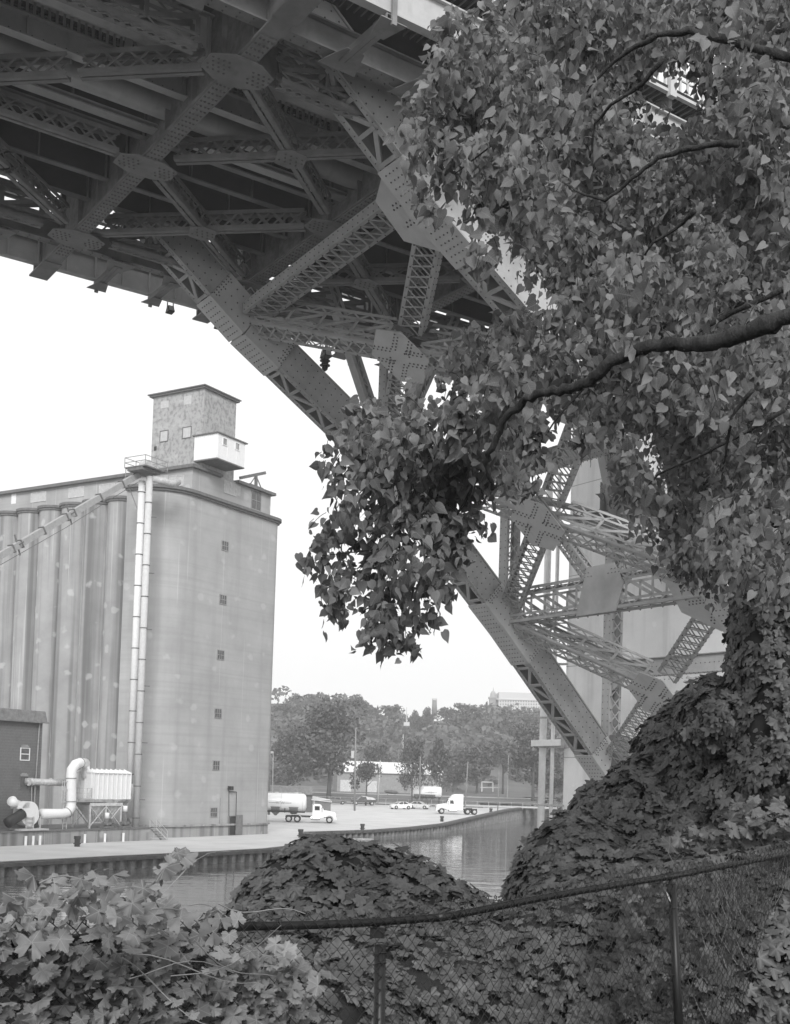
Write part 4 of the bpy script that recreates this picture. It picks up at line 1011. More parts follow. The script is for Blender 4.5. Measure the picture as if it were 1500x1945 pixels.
def make_car(paint, label, cat='car', group=None, name='parked_car'):
    root = empty(name, (0, 0, 0), label, cat, group)
    def sec(w, zb, zs, tw=None, zt=None):
        return [(-w * .92, zb), (w * .92, zb), (w, zb + .15), (w, (zb + zs) / 2 + .08), (w * .94, zs), (-w * .94, zs), (-w, (zb + zs) / 2 + .08), (-w, zb + .15)]
    mb = MB()
    prof_body(mb, [(2.28, sec(.62, .34, .60)), (2.2, sec(.80, .24, .72)), (1.7, sec(.88, .20, .84)), (.95, sec(.90, .19, .95)), (-.3, sec(.91, .19, .97)), (-1.5, sec(.91, .20, 1.0)), (-2.0, sec(.86, .22, 1.02)), (-2.28, sec(.72, .32, .92))])
    o = mb.build('body', [paint], root); shade_auto(o, 40)
    mb = MB()
    def cs(w, z0, z1): return [(-w, z0), (w, z0), (w * .98, z0 + .02), (w * .80, z1), (-w * .80, z1), (-w * .98, z0 + .02)]
    prof_body(mb, [(1.15, cs(.80, .90, .94)), (.35, cs(.84, .92, 1.38)), (-.3, cs(.84, .93, 1.45)), (-.9, cs(.84, .94, 1.42)), (-1.75, cs(.80, .96, 1.02))])
    o = mb.build('cabin_glass', [vg_m], root); shade_auto(o, 30)
    mb = MB()
    mb.hexa([V((.32, -.66, 1.385)), V((-.95, -.66, 1.42)), V((-.95, .66, 1.42)), V((.32, .66, 1.385)), V((.25, -.6, 1.43)), V((-.9, -.6, 1.46)), V((-.9, .6, 1.46)), V((.25, .6, 1.43))])
    for sg in (-1, 1):
        mb.bar(V((1.12, sg * .79, .93)), V((.33, sg * .68, 1.40)), .06, .07); mb.bar(V((-.25, sg * .83, .95)), V((-.28, sg * .69, 1.44)), .09, .05, up=BU * 0 + V((0, 1, 0))); mb.bar(V((-.92, sg * .69, 1.43)), V((-1.72, sg * .78, 1.0)), .08, .12)
    mb.build('roof', [paint], root)
    for sg in (-1, 1):
        mb = MB(); mb.box((2.16, sg * .62, .66), (.16, .30, .13)); mb.build('headlight', [chrome], root)
        mb = MB(); mb.box((-2.24, sg * .62, .80), (.12, .28, .16)); mb.build('tail_light', [redm], root)
        mb = MB(); mb.box((.78, sg * .98, .98), (.12, .14, .10)); mb.build('mirror', [paint], root)
        mb = MB(); mb.box((-.32, sg * .913, .62), (.015, .012, .62)); mb.box((-.7, sg * .915, .82), (.16, .02, .03)); mb.box((.3, sg * .915, .82), (.16, .02, .03)); mb.build('door_seam', [ch_m], root)
        for x in (1.38, -1.38):
            mb = MB(); mb.tube([V((x, sg * .80, .33)), V((x, sg * .925, .33))], .385, 20); mb.build('wheel_arch', [ch_m], root)
    mb = MB(); mb.box((2.25, 0, .55), (.08, .8, .14)); mb.build('grille', [ch_m], root)
    for x in (1.38, -1.38):
        for y in (.84, -.84): wheel(root, x, y, .33, .2)
    return root
def place(o, P, rz): o.location = P; o.rotation_euler = (0, 0, rz); return o
c1 = make_car(wp_m, 'white sedan facing left, left one of the two pale cars at the lot edge', group='cars parked at the edge of the lot')
place(c1, gpt(760, 1536.5), math.radians(180 + 28))
c2 = make_car(gp_m, 'silver sedan seen from its rear, beside the white sedan at the lot edge', group='cars parked at the edge of the lot')
place(c2, gpt(796, 1536), math.radians(-18))
c3 = make_car(mat('mid_grey_paint', .14, rough=.3, spec=.5), 'dark grey sedan parked in front of the small shed behind the bulk tanker', group='cars parked at the edge of the lot')
place(c3, V((at(637, 1532, 252).x, 252, landz(0, 252) + .1)), math.radians(12))
# dark pickup with a light cover
root = empty('pickup_truck', (0, 0, 0), 'dark pickup with a pale tarpaulin cover parked beside the tall utility pole', 'pickup truck')
mb = MB(); mb.hexa([V((-2.6, -.95, .55)), V((2.6, -.95, .55)), V((2.6, .95, .55)), V((-2.6, .95, .55)), V((-2.6, -.95, 1.15)), V((2.5, -.9, 1.10)), V((2.5, .9, 1.10)), V((-2.6, .95, 1.15))]); mb.build('body', [dk_m], root)
mb = MB(); mb.hexa([V((-.6, -.9, 1.12)), V((1.3, -.9, 1.12)), V((1.3, .9, 1.12)), V((-.6, .9, 1.12)), V((-.4, -.75, 1.75)), V((.7, -.75, 1.75)), V((.7, .75, 1.75)), V((-.4, .75, 1.75))]); mb.build('cab', [vg_m], root)
mb = MB(); mb.hexa([V((-2.5, -.9, 1.16)), V((-.1, -.9, 1.16)), V((-.1, .9, 1.16)), V((-2.5, .9, 1.16)), V((-2.0, -.5, 1.6)), V((.5, -.6, 1.95)), V((.5, .6, 1.95)), V((-2.0, .5, 1.6))]); mb.build('tarpaulin', [mat('pale_tarpaulin', .5)], root)
for x in (1.7, -1.7):
    for y in (.85, -.85): wheel(root, x, y, .40, .25)
place(root, V((at(690, 1532, 250).x, 250, landz(0, 250) + .1)), math.radians(190))

def tractor(label, sleeper, group=None):
    root = empty('semi_tractor', (0, 0, 0), label, 'truck', group)
    mb = MB(); mb.box((-.6, -.42, .92), (7.6, .14, .26)); mb.box((-.6, .42, .92), (7.6, .14, .26)); mb.box((-2.9, 0, 1.12), (1.1, 1.1, .12)); mb.box((-1.4, 0, .9), (.3, 1, .2)); mb.box((-4.2, 0, .92), (.2, 1, .2)); mb.build('chassis', [ch_m], root)
    def s6(w, z0, z1, r=.15): return [(-w, z0), (w, z0), (w, z1 - r), (w - r, z1), (-w + r, z1), (-w, z1 - r)]
    mb = MB(); prof_body(mb, [(3.35, s6(.78, .75, 1.45)), (3.15, s6(.90, .62, 1.70)), (2.2, s6(.95, .95, 1.85)), (1.35, s6(1.0, .95, 1.98))]); o = mb.build('hood', [wp_m], root); shade_auto(o, 40)
    zt = 2.85 if not sleeper else 3.0
    mb = MB(); prof_body(mb, [(1.55, s6(1.05, .85, 1.9)), (1.05, s6(1.05, .8, zt - .15)), (.75, s6(1.08, .8, zt)), (-.25, s6(1.08, .8, zt))]); o = mb.build('cab', [wp_m], root); shade_auto(o, 40)
    if sleeper:
        mb = MB(); prof_body(mb, [(.75, s6(1.08, 2.85, 3.1)), (.25, s6(1.12, 2.6, 3.62)), (-.25, s6(1.15, .8, 3.72)), (-1.65, s6(1.15, .8, 3.72))]); o = mb.build('sleeper', [wp_m], root); shade_auto(o, 40)
    mb = MB(); mb.hexa([V((1.57, -.85, 1.98)), V((1.57, .85, 1.98)), V((1.50, .85, 1.96)), V((1.50, -.85, 1.96)), V((1.12, -.80, zt - .22)), V((1.12, .80, zt - .22)), V((1.04, .80, zt - .2)), V((1.04, -.80, zt - .2))]); mb.build('windscreen', [vg_m], root)
    for sg in (-1, 1):
        mb = MB(); mb.box((.45, sg * 1.085, 2.25), (.75, .03, .62)); mb.build('side_window', [vg_m], root)
        mb = MB(); mb.box((1.2, sg * 1.3, 2.1), (.12, .16, .7)); mb.bar(V((1.1, sg * 1.05, 2.3)), V((1.2, sg * 1.3, 2.3)), .05, .05); mb.build('mirror', [chrome], root)
        mb = MB(); mb.tube([V((-.1 if not sleeper else .0, sg * .98, 1.0)), V((-.1 if not sleeper else .0, sg * .98, 3.3 if not sleeper else 1.2))], .09, 10); mb.build('exhaust_stack', [chrome], root)
        mb = MB(); mb.tube([V((.9, sg * .95, .75)), V((-.5, sg * .95, .75))], .33, 14); mb.build('fuel_tank', [chrome], root)
        mb = MB(); mb.box((3.12, sg * .72, 1.15), (.2, .3, .22)); mb.build('headlight', [chrome], root)
        mb = MB()
        for k in range(7): a0 = math.radians(10 + k * 26.6); a1 = math.radians(10 + (k + 1) * 26.6); mb.bar(V((2.35 + .68 * math.cos(a0), sg * .95, .55 + .68 * math.sin(a0))), V((2.35 + .68 * math.cos(min(a1, math.pi)), sg * .95, .55 + .68 * math.sin(min(a1, math.pi)))), .3, .05)
        mb.build('front_fender', [wp_m], root)
    mb = MB(); mb.box((3.36, 0, .72), (.16, 2.1, .36)); mb.build('bumper', [wp_m], root)
    mb = MB(); mb.box((3.37, 0, 1.2), (.05, 1.1, .55)); mb.build('grille', [chrome], root)
    for y in (-.95, .95): wheel(root, 2.35, y, .52, .28)
    for x in (-2.55, -3.85):
        for y in (-.9, .9): wheel(root, x, y, .52, .55)
    if not sleeper:
        for sg in (-1, 1):
            mb = MB(); mb.bar(V((-1.85, sg * .9, .75)), V((-2.3, sg * .9, 1.18)), .5, .05); mb.bar(V((-2.3, sg * .9, 1.18)), V((-4.2, sg * .9, 1.18)), .5, .05); mb.bar(V((-4.2, sg * .9, 1.18)), V((-4.7, sg * .9, .5)), .5, .05); mb.build('rear_fender', [wp_m], root)
    return root
t1 = tractor('white sleeper cab tractor without trailer parked on gravel facing left', True)
place(t1, gpt(861, 1546), math.radians(180 + 4))
t2 = tractor('white day cab tractor facing right, coupled to the bulk tanker beside the annex', False)
P2 = gpt(596, 1562.5); place(t2, P2, math.radians(3))
def tanker(label, L, D, zc, ncone):
    root = empty('tank_trailer', (0, 0, 0), label, 'tank trailer', 'bulk tank trailers')
    r = D / 2; mb = MB(); mb.tube([V((0, 0, zc)), V((-.12, 0, zc)), V((-.5, 0, zc)), V((-L + .5, 0, zc)), V((-L + .12, 0, zc)), V((-L, 0, zc))], [r * .55, r * .85, r, r, r * .85, r * .55], 32); o = mb.build('tank_shell', [wp_m], root); shade_auto(o, 50)
    for k in range(ncone):
        x = -1.9 - k * (L - 3.2) / max(1, ncone - 1) * 1.0
        mb = MB(); mb.tube([V((x, 0, zc - r * .50)), V((x, 0, zc - r * 1.50))], [r * 1.04, .15], 20); o = mb.build('hopper_cone', [mat('hopper_shade_paint', .22)], root); shade_auto(o)  # cones darker than the tank, shading of their sides painted in
    mb = MB()
    for x in (-.5, -L / 3, -L * 2 / 3, -L + .5): mb.tube([V((x - .04, 0, zc)), V((x + .04, 0, zc))], r + .03, 32)
    mb.build('band', [gp_m], root)
    mb = MB()
    for x in (-1.6, -L * .4, -L * .65, -L + 1.6): mb.tube([V((x, 0, zc + r - .02)), V((x, 0, zc + r + .16))], .3, 12)
    mb.bar(V((-.8, .35, zc + r + .12)), V((-L + .8, .35, zc + r + .12)), .05, .05); mb.build('hatch', [gp_m], root)
    mb = MB(); mb.box((-L / 2, .5, zc - r * 1.05), (L - .4, .12, .2)); mb.box((-L / 2, -.5, zc - r * 1.05), (L - .4, .12, .2)); mb.tube([V((-1.2, -1.0, zc - r * 1.0)), V((-L + 2, -1.0, zc - r * 1.0))], .12, 8)
    for q in (.28, .72): mb.box((-L * q, 0, zc - r * .9), (.12, D * .8, r * .5))
    mb.bar(V((-2.9, -.6, 1.0)), V((-2.9, -.6, .05)), .12, .12, up=V((1, 0, 0))); mb.bar(V((-2.9, .6, 1.0)), V((-2.9, .6, .05)), .12, .12, up=V((1, 0, 0))); mb.build('frame', [ch_m], root)
    mb = MB()
    for x in (-L * .26, -L * .43): mb.box((x, -r - .03, zc - .08), (1.5, .02, .10))
    o = mb.build('lettering_band', [mat('faded_lettering', .4)], root)
    cu = bpy.data.curves.new('lettering', 'FONT'); cu.body = 'WW'; cu.size = .62; cu.extrude = .01; cu.align_x = 'CENTER'
    to = bpy.data.objects.new('lettering', cu); COL.objects.link(to); me = bpy.data.meshes.new_from_object(to); bpy.data.objects.remove(to)
    me.materials.clear(); me.materials.append(o.data.materials[0]); me.transform(Matrix.Translation((-L * .345, -r - .03, zc - .28)) @ Matrix.Rotation(math.pi / 2, 4, 'X'))
    to = bpy.data.objects.new('lettering', me); COL.objects.link(to); to.parent = root
    for x in (-L + .9, -L + 2.1):
        for y in (-.9, .9): wheel(root, x, y, .52, .55)
    return root
tk = tanker('long white bulk tanker with hopper cones, half hidden behind the annex', 11.5, 2.75, 3.0, 4)
d = V((math.cos(math.radians(3)), math.sin(math.radians(3)), 0)); place(tk, P2 - d * 1.25, math.radians(3))
tk2 = tanker('white bulk tanker parked under the trees behind the two pale sedans', 6.6, 2.3, 3.2, 4)
place(tk2, V((at(838, 1530, 252).x, 252, landz(0, 252) + .1)), math.radians(-4))

# ================================================================== POLES, SHEDS, BACKGROUND BUILDINGS
pole_m = mat('weathered_pole', .20, var=.2); pale_pole = mat('pale_pole', .45, var=.1)
def pole(x, yt, yb, Y, r, label, arms=(), m=None, lamp=False, xt=None):
    Pb = at(x, yb, Y); Pt = at(xt if xt is not None else x + (yb - yt) * .01, yt, Y); e = empty('utility_pole' if not lamp else 'lamp_post', Pb, label, 'utility pole' if not lamp else 'lamp post', None)
    mb = MB(); mb.tube([Pb - ZZ * 1.5, Pt], r, 8, r1=r * .7); mb.build('shaft', [m or pole_m], e, smooth=True)
    if arms:
        mb = MB(); u = Y / FOC
        for (yo, xl, xr) in arms:
            C = at(x, yt + yo, Y); mb.bar(C + V((xl * u, 0, 0)), C + V((xr * u, 0, 0)), .14, .16)
            for q in np.linspace(xl, xr, 4): mb.tube([C + V((q * u, 0, 0)), C + V((q * u, 0, .35))], .07, 6)
            mb.bar(C + V((0, 0, -.7)), C + V((xr * u * .6, 0, 0)), .07, .07)
        mb.build('crossarm', [m or pole_m], e)
    if lamp:
        mb = MB(); mb.tube([Pt, Pt + V((-.2, 0, .35)), Pt + V((-.5, 0, .2))], .12, 6); mb.tube([Pt + V((-.3, 0, .1)), Pt + V((-.3, 0, .45))], [.42, .3], 10); mb.build('lamp_head', [pale_pole], e)
    return e
e = pole(673.5, 1383, 1539, 224, .20, 'tall utility pole with crossarm and transformer between the big tree and warehouse', ((34, -14, 14),), xt=675.5)
mb = MB(); C = at(673, 1433, 224); mb.tube([C - ZZ * .7 - V((.35, 0, 0)), C + ZZ * .7 - V((.35, 0, 0))], .33, 10); mb.build('transformer', [pale_pole], e)
pole(511, 1360, 1530, 190, .2, 'dark utility pole rising close against the right edge of the annex', ((3, -2, 26), (20, -2, 8)))
pole(518, 1432, 1495, 200, .08, 'pale lamp post standing behind the low flat roofed shed', m=pale_pole, lamp=True)
pole(717, 1444, 1527, 262, .14, 'plain pale pole leaning slightly in front of the warehouse wall', m=pale_pole, xt=722)
pole(797, 1437, 1532, 246, .15, 'slim pole crossing in front of the parked tanker under the trees')
pole(883, 1447, 1527, 262, .17, 'grey leaning pole behind the sleeper tractor', xt=888.5)
pole(945, 1464, 1540, 236, .12, 'thin dark pole right of the sleeper tractor', xt=947.5)
pole(963, 1433, 1524, 290, .14, 'pale pole at the edge of the right hand riverside trees', m=pale_pole, xt=966)
pole(765, 1395, 1440, 420, .2, 'distant pole on the hillside above the warehouse roof', m=pale_pole)
# low shed beside the annex
def bx8(mb, P, ux, uy, w, d, h0, h1): mb.hexa([P + ux * a + uy * b + ZZ * h0 for a, b in ((0, 0), (w, 0), (w, d), (0, d))] + [P + ux * a + uy * b + ZZ * h1 for a, b in ((0, 0), (w, 0), (w, d), (0, d))])
X1, Y1 = V((1, .12, 0)).normalized(), V((-.12, 1, 0)).normalized()
sh = empty('flat_roofed_shed', at(540, 1535, 212), 'low dark shed with a thick flat fascia roof right of the annex', 'shed')
P = at(470, 1530, 212); P.z = lotz(212) - .1; u = 212 / FOC
mb = MB(); bx8(mb, P, X1, Y1, 122 * u, 8, 0, 4.4); mb.build('wall', [mat('shed_wall', .13)], sh)
mb = MB(); bx8(mb, P - X1 * .3 - Y1 * .6, X1, Y1, 125 * u, 9.2, 3.25, 4.65); mb.build('fascia_roof', [mat('shed_fascia', .20)], sh)
s2 = empty('lean_to_shed', at(612, 1535, 213), 'small pale roofed lean-to attached beyond the flat roofed shed', 'shed')
P = at(592, 1530, 213); P.z = lotz(212) - .1
mb = MB(); bx8(mb, P, X1, Y1, 36 * u, 6, 0, 2.3); mb.build('wall', [mat('shed_wall_b', .16)], s2)
mb = MB(); mb.hexa([P + X1 * a + Y1 * b + ZZ * h for a, b, h in ((-.1, -.3, 2.3), (36 * u + .2, -.3, 2.0), (36 * u + .2, 6, 2.3), (-.1, 6, 2.9), (-.1, -.3, 2.42), (36 * u + .2, -.3, 2.12), (36 * u + .2, 6, 2.42), (-.1, 6, 3.02))]); mb.build('roof', [mat('pale_roof', .55)], s2)
wh = empty('metal_warehouse', at(735, 1503, 318), 'large pale roofed metal warehouse with ribbed walls behind the trees', 'warehouse')
u = 320 / FOC; P = at(640, 1503, 318); P.z = -4.4
W_ = 200 * u; mb = MB(); bx8(mb, P, X1, Y1, W_, 18, 0, 5.6)
for k in np.arange(0, W_, .8): mb.box(P + X1 * k - Y1 * .03 + ZZ * 2.8, (.12, .08, 5.6), (X1, Y1, ZZ))
mb.build('wall', [mat('warehouse_wall', .26)], wh)
mb = MB(); mb.hexa([P + X1 * a + Y1 * b + ZZ * h for a, b, h in ((-.4, -.6, 5.5), (W_ + .4, -.6, 5.5), (W_ + .4, 9, 8.5), (-.4, 9, 8.5), (-.4, -.6, 5.7), (W_ + .4, -.6, 5.7), (W_ + .4, 9, 8.7), (-.4, 9, 8.7))]); mb.build('roof', [mat('warehouse_roof', .62)], wh)
mb = MB(); mb.box(P + X1 * W_ * .08 + ZZ * 1.8 - Y1 * .1, (3, .1, 3.2), (X1, Y1, ZZ)); mb.box(P + X1 * W_ * .33 + ZZ * 1.8 - Y1 * .1, (2.6, .1, 3.2), (X1, Y1, ZZ)); mb.build('door', [mat('warehouse_door', .5)], wh)
# upturned canoe on trestle
cn = empty('canoe', at(744, 1505, 290), 'dark canoe resting on trestles in front of the warehouse', 'canoe')
P = at(729, 1502.5, 290); Q = at(757, 1506, 290); mb = MB(); mb.tube([P, P.lerp(Q, .15), P.lerp(Q, .5), P.lerp(Q, .85), Q], [.05, .35, .45, .35, .05], 8); mb.build('hull', [mat('canoe_hull', .1)], cn, smooth=True)
mb = MB()
for t in (.25, .75): R_ = P.lerp(Q, t); mb.bar(R_ - ZZ * 1.0, R_, .1, .1, up=V((1, 0, 0)))
mb.build('trestle', [pole_m], cn)
pf = empty('timber_goal_frame', at(924, 1500, 300), 'pale rectangular timber frame standing by the upper road', 'frame'); mb = MB()
A_, B_, C_, D_ = at(915, 1504, 300), at(915, 1485, 300), at(936, 1486, 300), at(936, 1504, 300)
for a_, b_2 in ((A_, B_), (B_, C_), (C_, D_)): mb.bar(a_, b_2, .25, .25, up=V((0, 1, 0)))
mb.bar(at(912, 1496, 300), at(948, 1496, 300), .15, .15); mb.build('frame_bars', [pale_pole], pf)
# wire fence along the embankment
wf = empty('wire_fence', at(800, 1536, 258), 'thin wire mesh fence on posts running behind the two pale sedans', 'fence'); mb = MB()
for k in range(34):
    X = -34 + k * 2.5; z = landz(X, 259); mb.tube([V((X, 259, z)), V((X, 259, z + 1.5))], .045, 5)
mb.build('fence_post', [pale_pole], wf)
mb = MB(); mb.bar(V((-34, 259, landz(0, 259) + 1.45)), V((48, 259, landz(0, 259) + 1.45)), .04, .04); mb.bar(V((-34, 259, landz(0, 259) + .8)), V((48, 259, landz(0, 259) + .8)), .02, .02); mb.build('rail', [pale_pole], wf)
# domed college building and chimney on the skyline
fb = mat('far_masonry', .50, var=.05)
dm = empty('domed_tower_building', at(980, 1350, 640), 'long pale building with a slim domed clock tower on the hazy skyline', 'building')
Y = 640; u = Y / FOC
def fx(x, y): return at(x, y, Y)
P = fx(944, 1352); mb = MB(); mb.box(fx(1000, 1345), (112 * u, 16, 26 * u + 8)); mb.build('block', [fb], dm)
mb = MB()
for r_ in range(3):
    for k in range(22): mb.box(fx(948 + k * 4.8, 1334 + r_ * 5.5) - V((0, 8.05, 0)), (.6, .1, .9))
mb.build('window_row', [mat('far_window', .2)], dm)
mb = MB(); mb.box(fx(997, 1331.5) - V((0, 0, 0)), (114 * u, 17, .5)); mb.box(fx(970, 1329), (1.2, 3, 1.4)); mb.build('cornice', [fb], dm)
C = fx(935, 1340) - V((0, 3, 0)); mb = MB(); mb.box(C, (14 * u, 14 * u, 26 * u)); mb.box(C + ZZ * 13.5 * u, (17 * u, 17 * u, 1)); mb.build('tower', [mat('tower_masonry', .28)], dm)
mb = MB(); D = C + ZZ * 13.5 * u; mb.tube([D, D + ZZ * 7 * u], 5.6 * u, 12); mb.tube([D + ZZ * 7 * u, D + ZZ * 10 * u, D + ZZ * 12.5 * u, D + ZZ * 14 * u, D + ZZ * 21 * u], [5.6 * u, 4.8 * u, 3 * u, .9 * u, .15 * u], 12); mb.build('dome', [mat('far_dome', .35)], dm, smooth=False)
cy = empty('chimney', at(825, 1352, 600), 'slender brick chimney standing on the wooded skyline', 'chimney'); P = at(825, 1360, 600); Q = at(825, 1328, 600)
mb = MB(); mb.tube([P, Q], 1.5, 12, r1=1.1); mb.build('stack', [mat('far_brick', .18)], cy, smooth=True)
mb = MB(); mb.tube([Q - ZZ * .6, Q + ZZ * .3], 1.3, 12); mb.build('cap', [fb], cy)
fl = empty('flagpole', at(772, 1375, 500), 'thin white mast on a pale plinth on the hill crest', 'mast'); P = at(772, 1378, 500)
mb = MB(); mb.tube([P, at(772, 1343, 500)], .35, 6, r1=.12); mb.build('mast', [pale_pole], fl)
mb = MB(); mb.box(P + ZZ * .6, (2.5, 2.5, 1.6)); mb.build('plinth', [fb], fl)

# ================================================================== BACKGROUND TREES
fol_bg = mat('distant_foliage', .12, rough=1, var=.2, scale=.15, island=.45, trans=.2)
bark_bg = mat('bark', .09)
def quads(P, size, rnd, nrm_bias=None):
    """random leaf-clump faces (bent quads) at points P (n,3)"""
    n = len(P); a = rnd.normal(size=(n, 3)); 
    if nrm_bias is not None: a = a + nrm_bias
    a /= np.linalg.norm(a, axis=1, keepdims=True)
    b = rnd.normal(size=(n, 3)); b -= (b * a).sum(1, keepdims=True) * a; b /= np.linalg.norm(b, axis=1, keepdims=True); c = np.cross(a, b)
    s = (size * rnd.uniform(.6, 1.3, n))[:, None]
    o = np.stack([P - b * s, P - c * s * .6 + a * s * .2, P + b * s * .9, P + c * s * .6 + a * s * .15], 1)
    return o
def mesh_np(name, V_, F_, m, parent=None, smooth=False, kind=None, uv=None, world=True):
    me = bpy.data.meshes.new(name); V_ = np.asarray(V_, dtype=np.float32).reshape(-1, 3)
    if parent is not None and world:
        off = V((0, 0, 0)); q = parent
        while q is not None: off += V(q.location); q = q.parent
        V_ = V_ - np.array(off, dtype=np.float32)
    F_ = np.asarray(F_, dtype=np.int32); k = F_.shape[1]
    me.vertices.add(len(V_)); me.vertices.foreach_set('co', V_.ravel()); me.loops.add(F_.size); me.loops.foreach_set('vertex_index', F_.ravel())
    me.polygons.add(len(F_)); me.polygons.foreach_set('loop_start', np.arange(0, F_.size, k, dtype=np.int32)); me.polygons.foreach_set('loop_total', np.full(len(F_), k, dtype=np.int32))
    if uv is not None:
        l = me.uv_layers.new(name='UVMap'); l.data.foreach_set('uv', np.asarray(uv, dtype=np.float32)[F_.ravel()].ravel())
    me.materials.append(m); me.update(calc_edges=True); me.validate()
    if smooth: me.polygons.foreach_set('use_smooth', [True] * len(me.polygons))
    o = bpy.data.objects.new(name, me); COL.objects.link(o)
    if parent is not None: o.parent = parent
    if kind: o['kind'] = kind
    return o
def tree_proto(seed, h=1.0, w=.5, trunk=.25, n=1500, sz=.035, lobes=14, shape='round'):
    rnd = np.random.default_rng(seed); root = empty('background_tree', (0, 0, 0))
    pts = []
    for k in range(lobes):
        zc = trunk + (1 - trunk) * rnd.uniform(.18, .86)
        f = math.sin(math.pi * min(1, max(0, (zc - trunk * .6) / (1 - trunk * .6)))) ** .6
        if shape == 'cone': f = 1.25 * (1 - (zc - trunk) / (1 - trunk)) ** .8 + .12
        ang = rnd.uniform(0, 6.28); rad = rnd.uniform(.15, .62) * w * f
        c_ = np.array([rad * math.cos(ang), rad * math.sin(ang), zc]); r_ = rnd.uniform(.24, .42) * w * (.5 + .5 * f)
        m_ = n // lobes; d_ = rnd.normal(size=(m_, 3)); d_ /= np.linalg.norm(d_, axis=1, keepdims=True)
        pts.append(c_ + d_ * r_ * rnd.uniform(.55, 1.08, (m_, 1)) * np.array([1, 1, .8]))
    pts = np.concatenate(pts); q = quads(pts, sz, rnd, np.array([0, 0, .5]))
    mesh_np('crown', q, np.arange(len(pts) * 4).reshape(-1, 4), fol_bg, root)
    mb = MB(); mb.tube([V((0, 0, -.05)), V((.01, 0, trunk)), V((.0, .01, .6)), V((.02, 0, .8))], [.022, .017, .010, .004], 7)
    for k in range(6):
        a_ = k * 1.1 + seed; z_ = trunk + .05 + k * .07; mb.tube([V((0, 0, z_)), V((math.cos(a_) * w * .35, math.sin(a_) * w * .35, z_ + .16))], [.009, .003], 5)
    mb.build('trunk', [bark_bg], root, smooth=True)
    return root
def put(proto, used, x, ytop, ybase, wpx, Y, label, group=None, name='background_tree', wr=1.0, zbase=None, rot=0.0):
    Pb = at(x, ybase, Y); h = (at(x, ytop, Y) - Pb).length
    o = proto if not used.get(id(proto)) else copy_tree(proto); used[id(proto)] = proto
    o.name = name; o.location = Pb; s = h; sx = 1.38 * wpx * Y / FOC / wr
    o.scale = (sx, sx, s); o.rotation_euler = (0, 0, rot); tag(o, label, 'tree', group); return o
used = {}
TA = tree_proto(1, w=.5, trunk=.22, n=3600, sz=.022, lobes=26)
TB_ = tree_proto(5, w=.5, trunk=.3, n=1600, sz=.032, lobes=14)
TCn = tree_proto(9, w=.5, trunk=.2, n=1600, sz=.034, lobes=16, shape='cone')
TD = tree_proto(13, w=.5, trunk=.12, n=1900, sz=.034, lobes=18)
put(TA, used, 622, 1326, 1528, 165, 268, 'big dense broadleaf tree behind the sheds, tallest tree left of the tall utility pole', 'large trees around the lot', 'shade_tree')
put(TA, used, 545, 1385, 1528, 90, 262, 'rounded tree hanging over the roof of the flat roofed shed', 'large trees around the lot', 'shade_tree', rot=2)
put(TB_, used, 694, 1440, 1535, 58, 250, 'small thin tree with open crown standing right of the tall utility pole', 'small trees by the road', 'small_tree')
put(TA, used, 781, 1398, 1533, 62, 250, 'airy tall tree rising left of the parked tanker', 'small trees by the road', 'small_tree', rot=1)
put(TCn, used, 833, 1400, 1530, 56, 262, 'pointed leafy tree rising behind the parked tanker', 'small trees by the road', 'small_tree')
put(TA, used, 1012, 1372, 1532, 120, 285, 'broad riverside tree between the right hand pale pole and the pier pipes', 'large trees around the lot', 'shade_tree', rot=4)
put(TD, used, 1052, 1395, 1530, 90, 300, 'dark riverside tree seen behind the white drain pipes', 'large trees around the lot', 'shade_tree', rot=3)
put(TD, used, 712, 1400, 1505, 70, 345, 'bushy tree rising over the left end of the warehouse roof', 'trees at the foot of the hill')
put(TD, used, 905, 1405, 1505, 80, 345, 'rounded tree at the hill foot behind the sleeper tractor', 'trees at the foot of the hill', rot=1)
put(TB_, used, 955, 1400, 1508, 80, 350, 'wide tree at the hill foot left of the right hand pale pole', 'trees at the foot of the hill', rot=2)
put(TD, used, 860, 1420, 1503, 60, 352, 'low tree at the hill foot just right of the pointed leafy tree', 'trees at the foot of the hill', rot=5)
cr = [(538, 1332, 70, 'leftmost crest tree, right beside the annex'), (575, 1313, 72, 'tall rounded crest tree above the flat roofed shed'), (612, 1322, 60, 'crest tree just left of the big shade tree top'), (672, 1318, 62, 'upright crest tree right above the tall utility pole'),
      (703, 1340, 46, 'lower crest tree right of the upright one'), (745, 1334, 50, 'rounded crest tree left of the thin white mast'), (788, 1348, 30, 'small dark pointed crest tree right of the mast'), (812, 1343, 34, 'narrow crest tree touching the chimney foot'),
      (850, 1340, 52, 'crest tree just right of the chimney'), (884, 1331, 62, 'big domed crest tree between chimney and clock tower'), (915, 1345, 44, 'crest tree in front of the clock tower foot'), (958, 1347, 60, 'crest tree before the left wing of the domed building'),
      (1005, 1352, 60, 'crest tree before the right wing of the domed building'), (1050, 1358, 60, 'crest tree behind the pier drain pipes')]
for k, (x, yt, w_, lab) in enumerate(cr):
    pr = (TB_, TD, TD, TCn)[k % 4] if 'pointed' not in lab else TCn
    put(pr, used, x, yt, yt + 62, w_, 500 + (k * 37) % 40, lab, 'trees along the hill crest', rot=k)
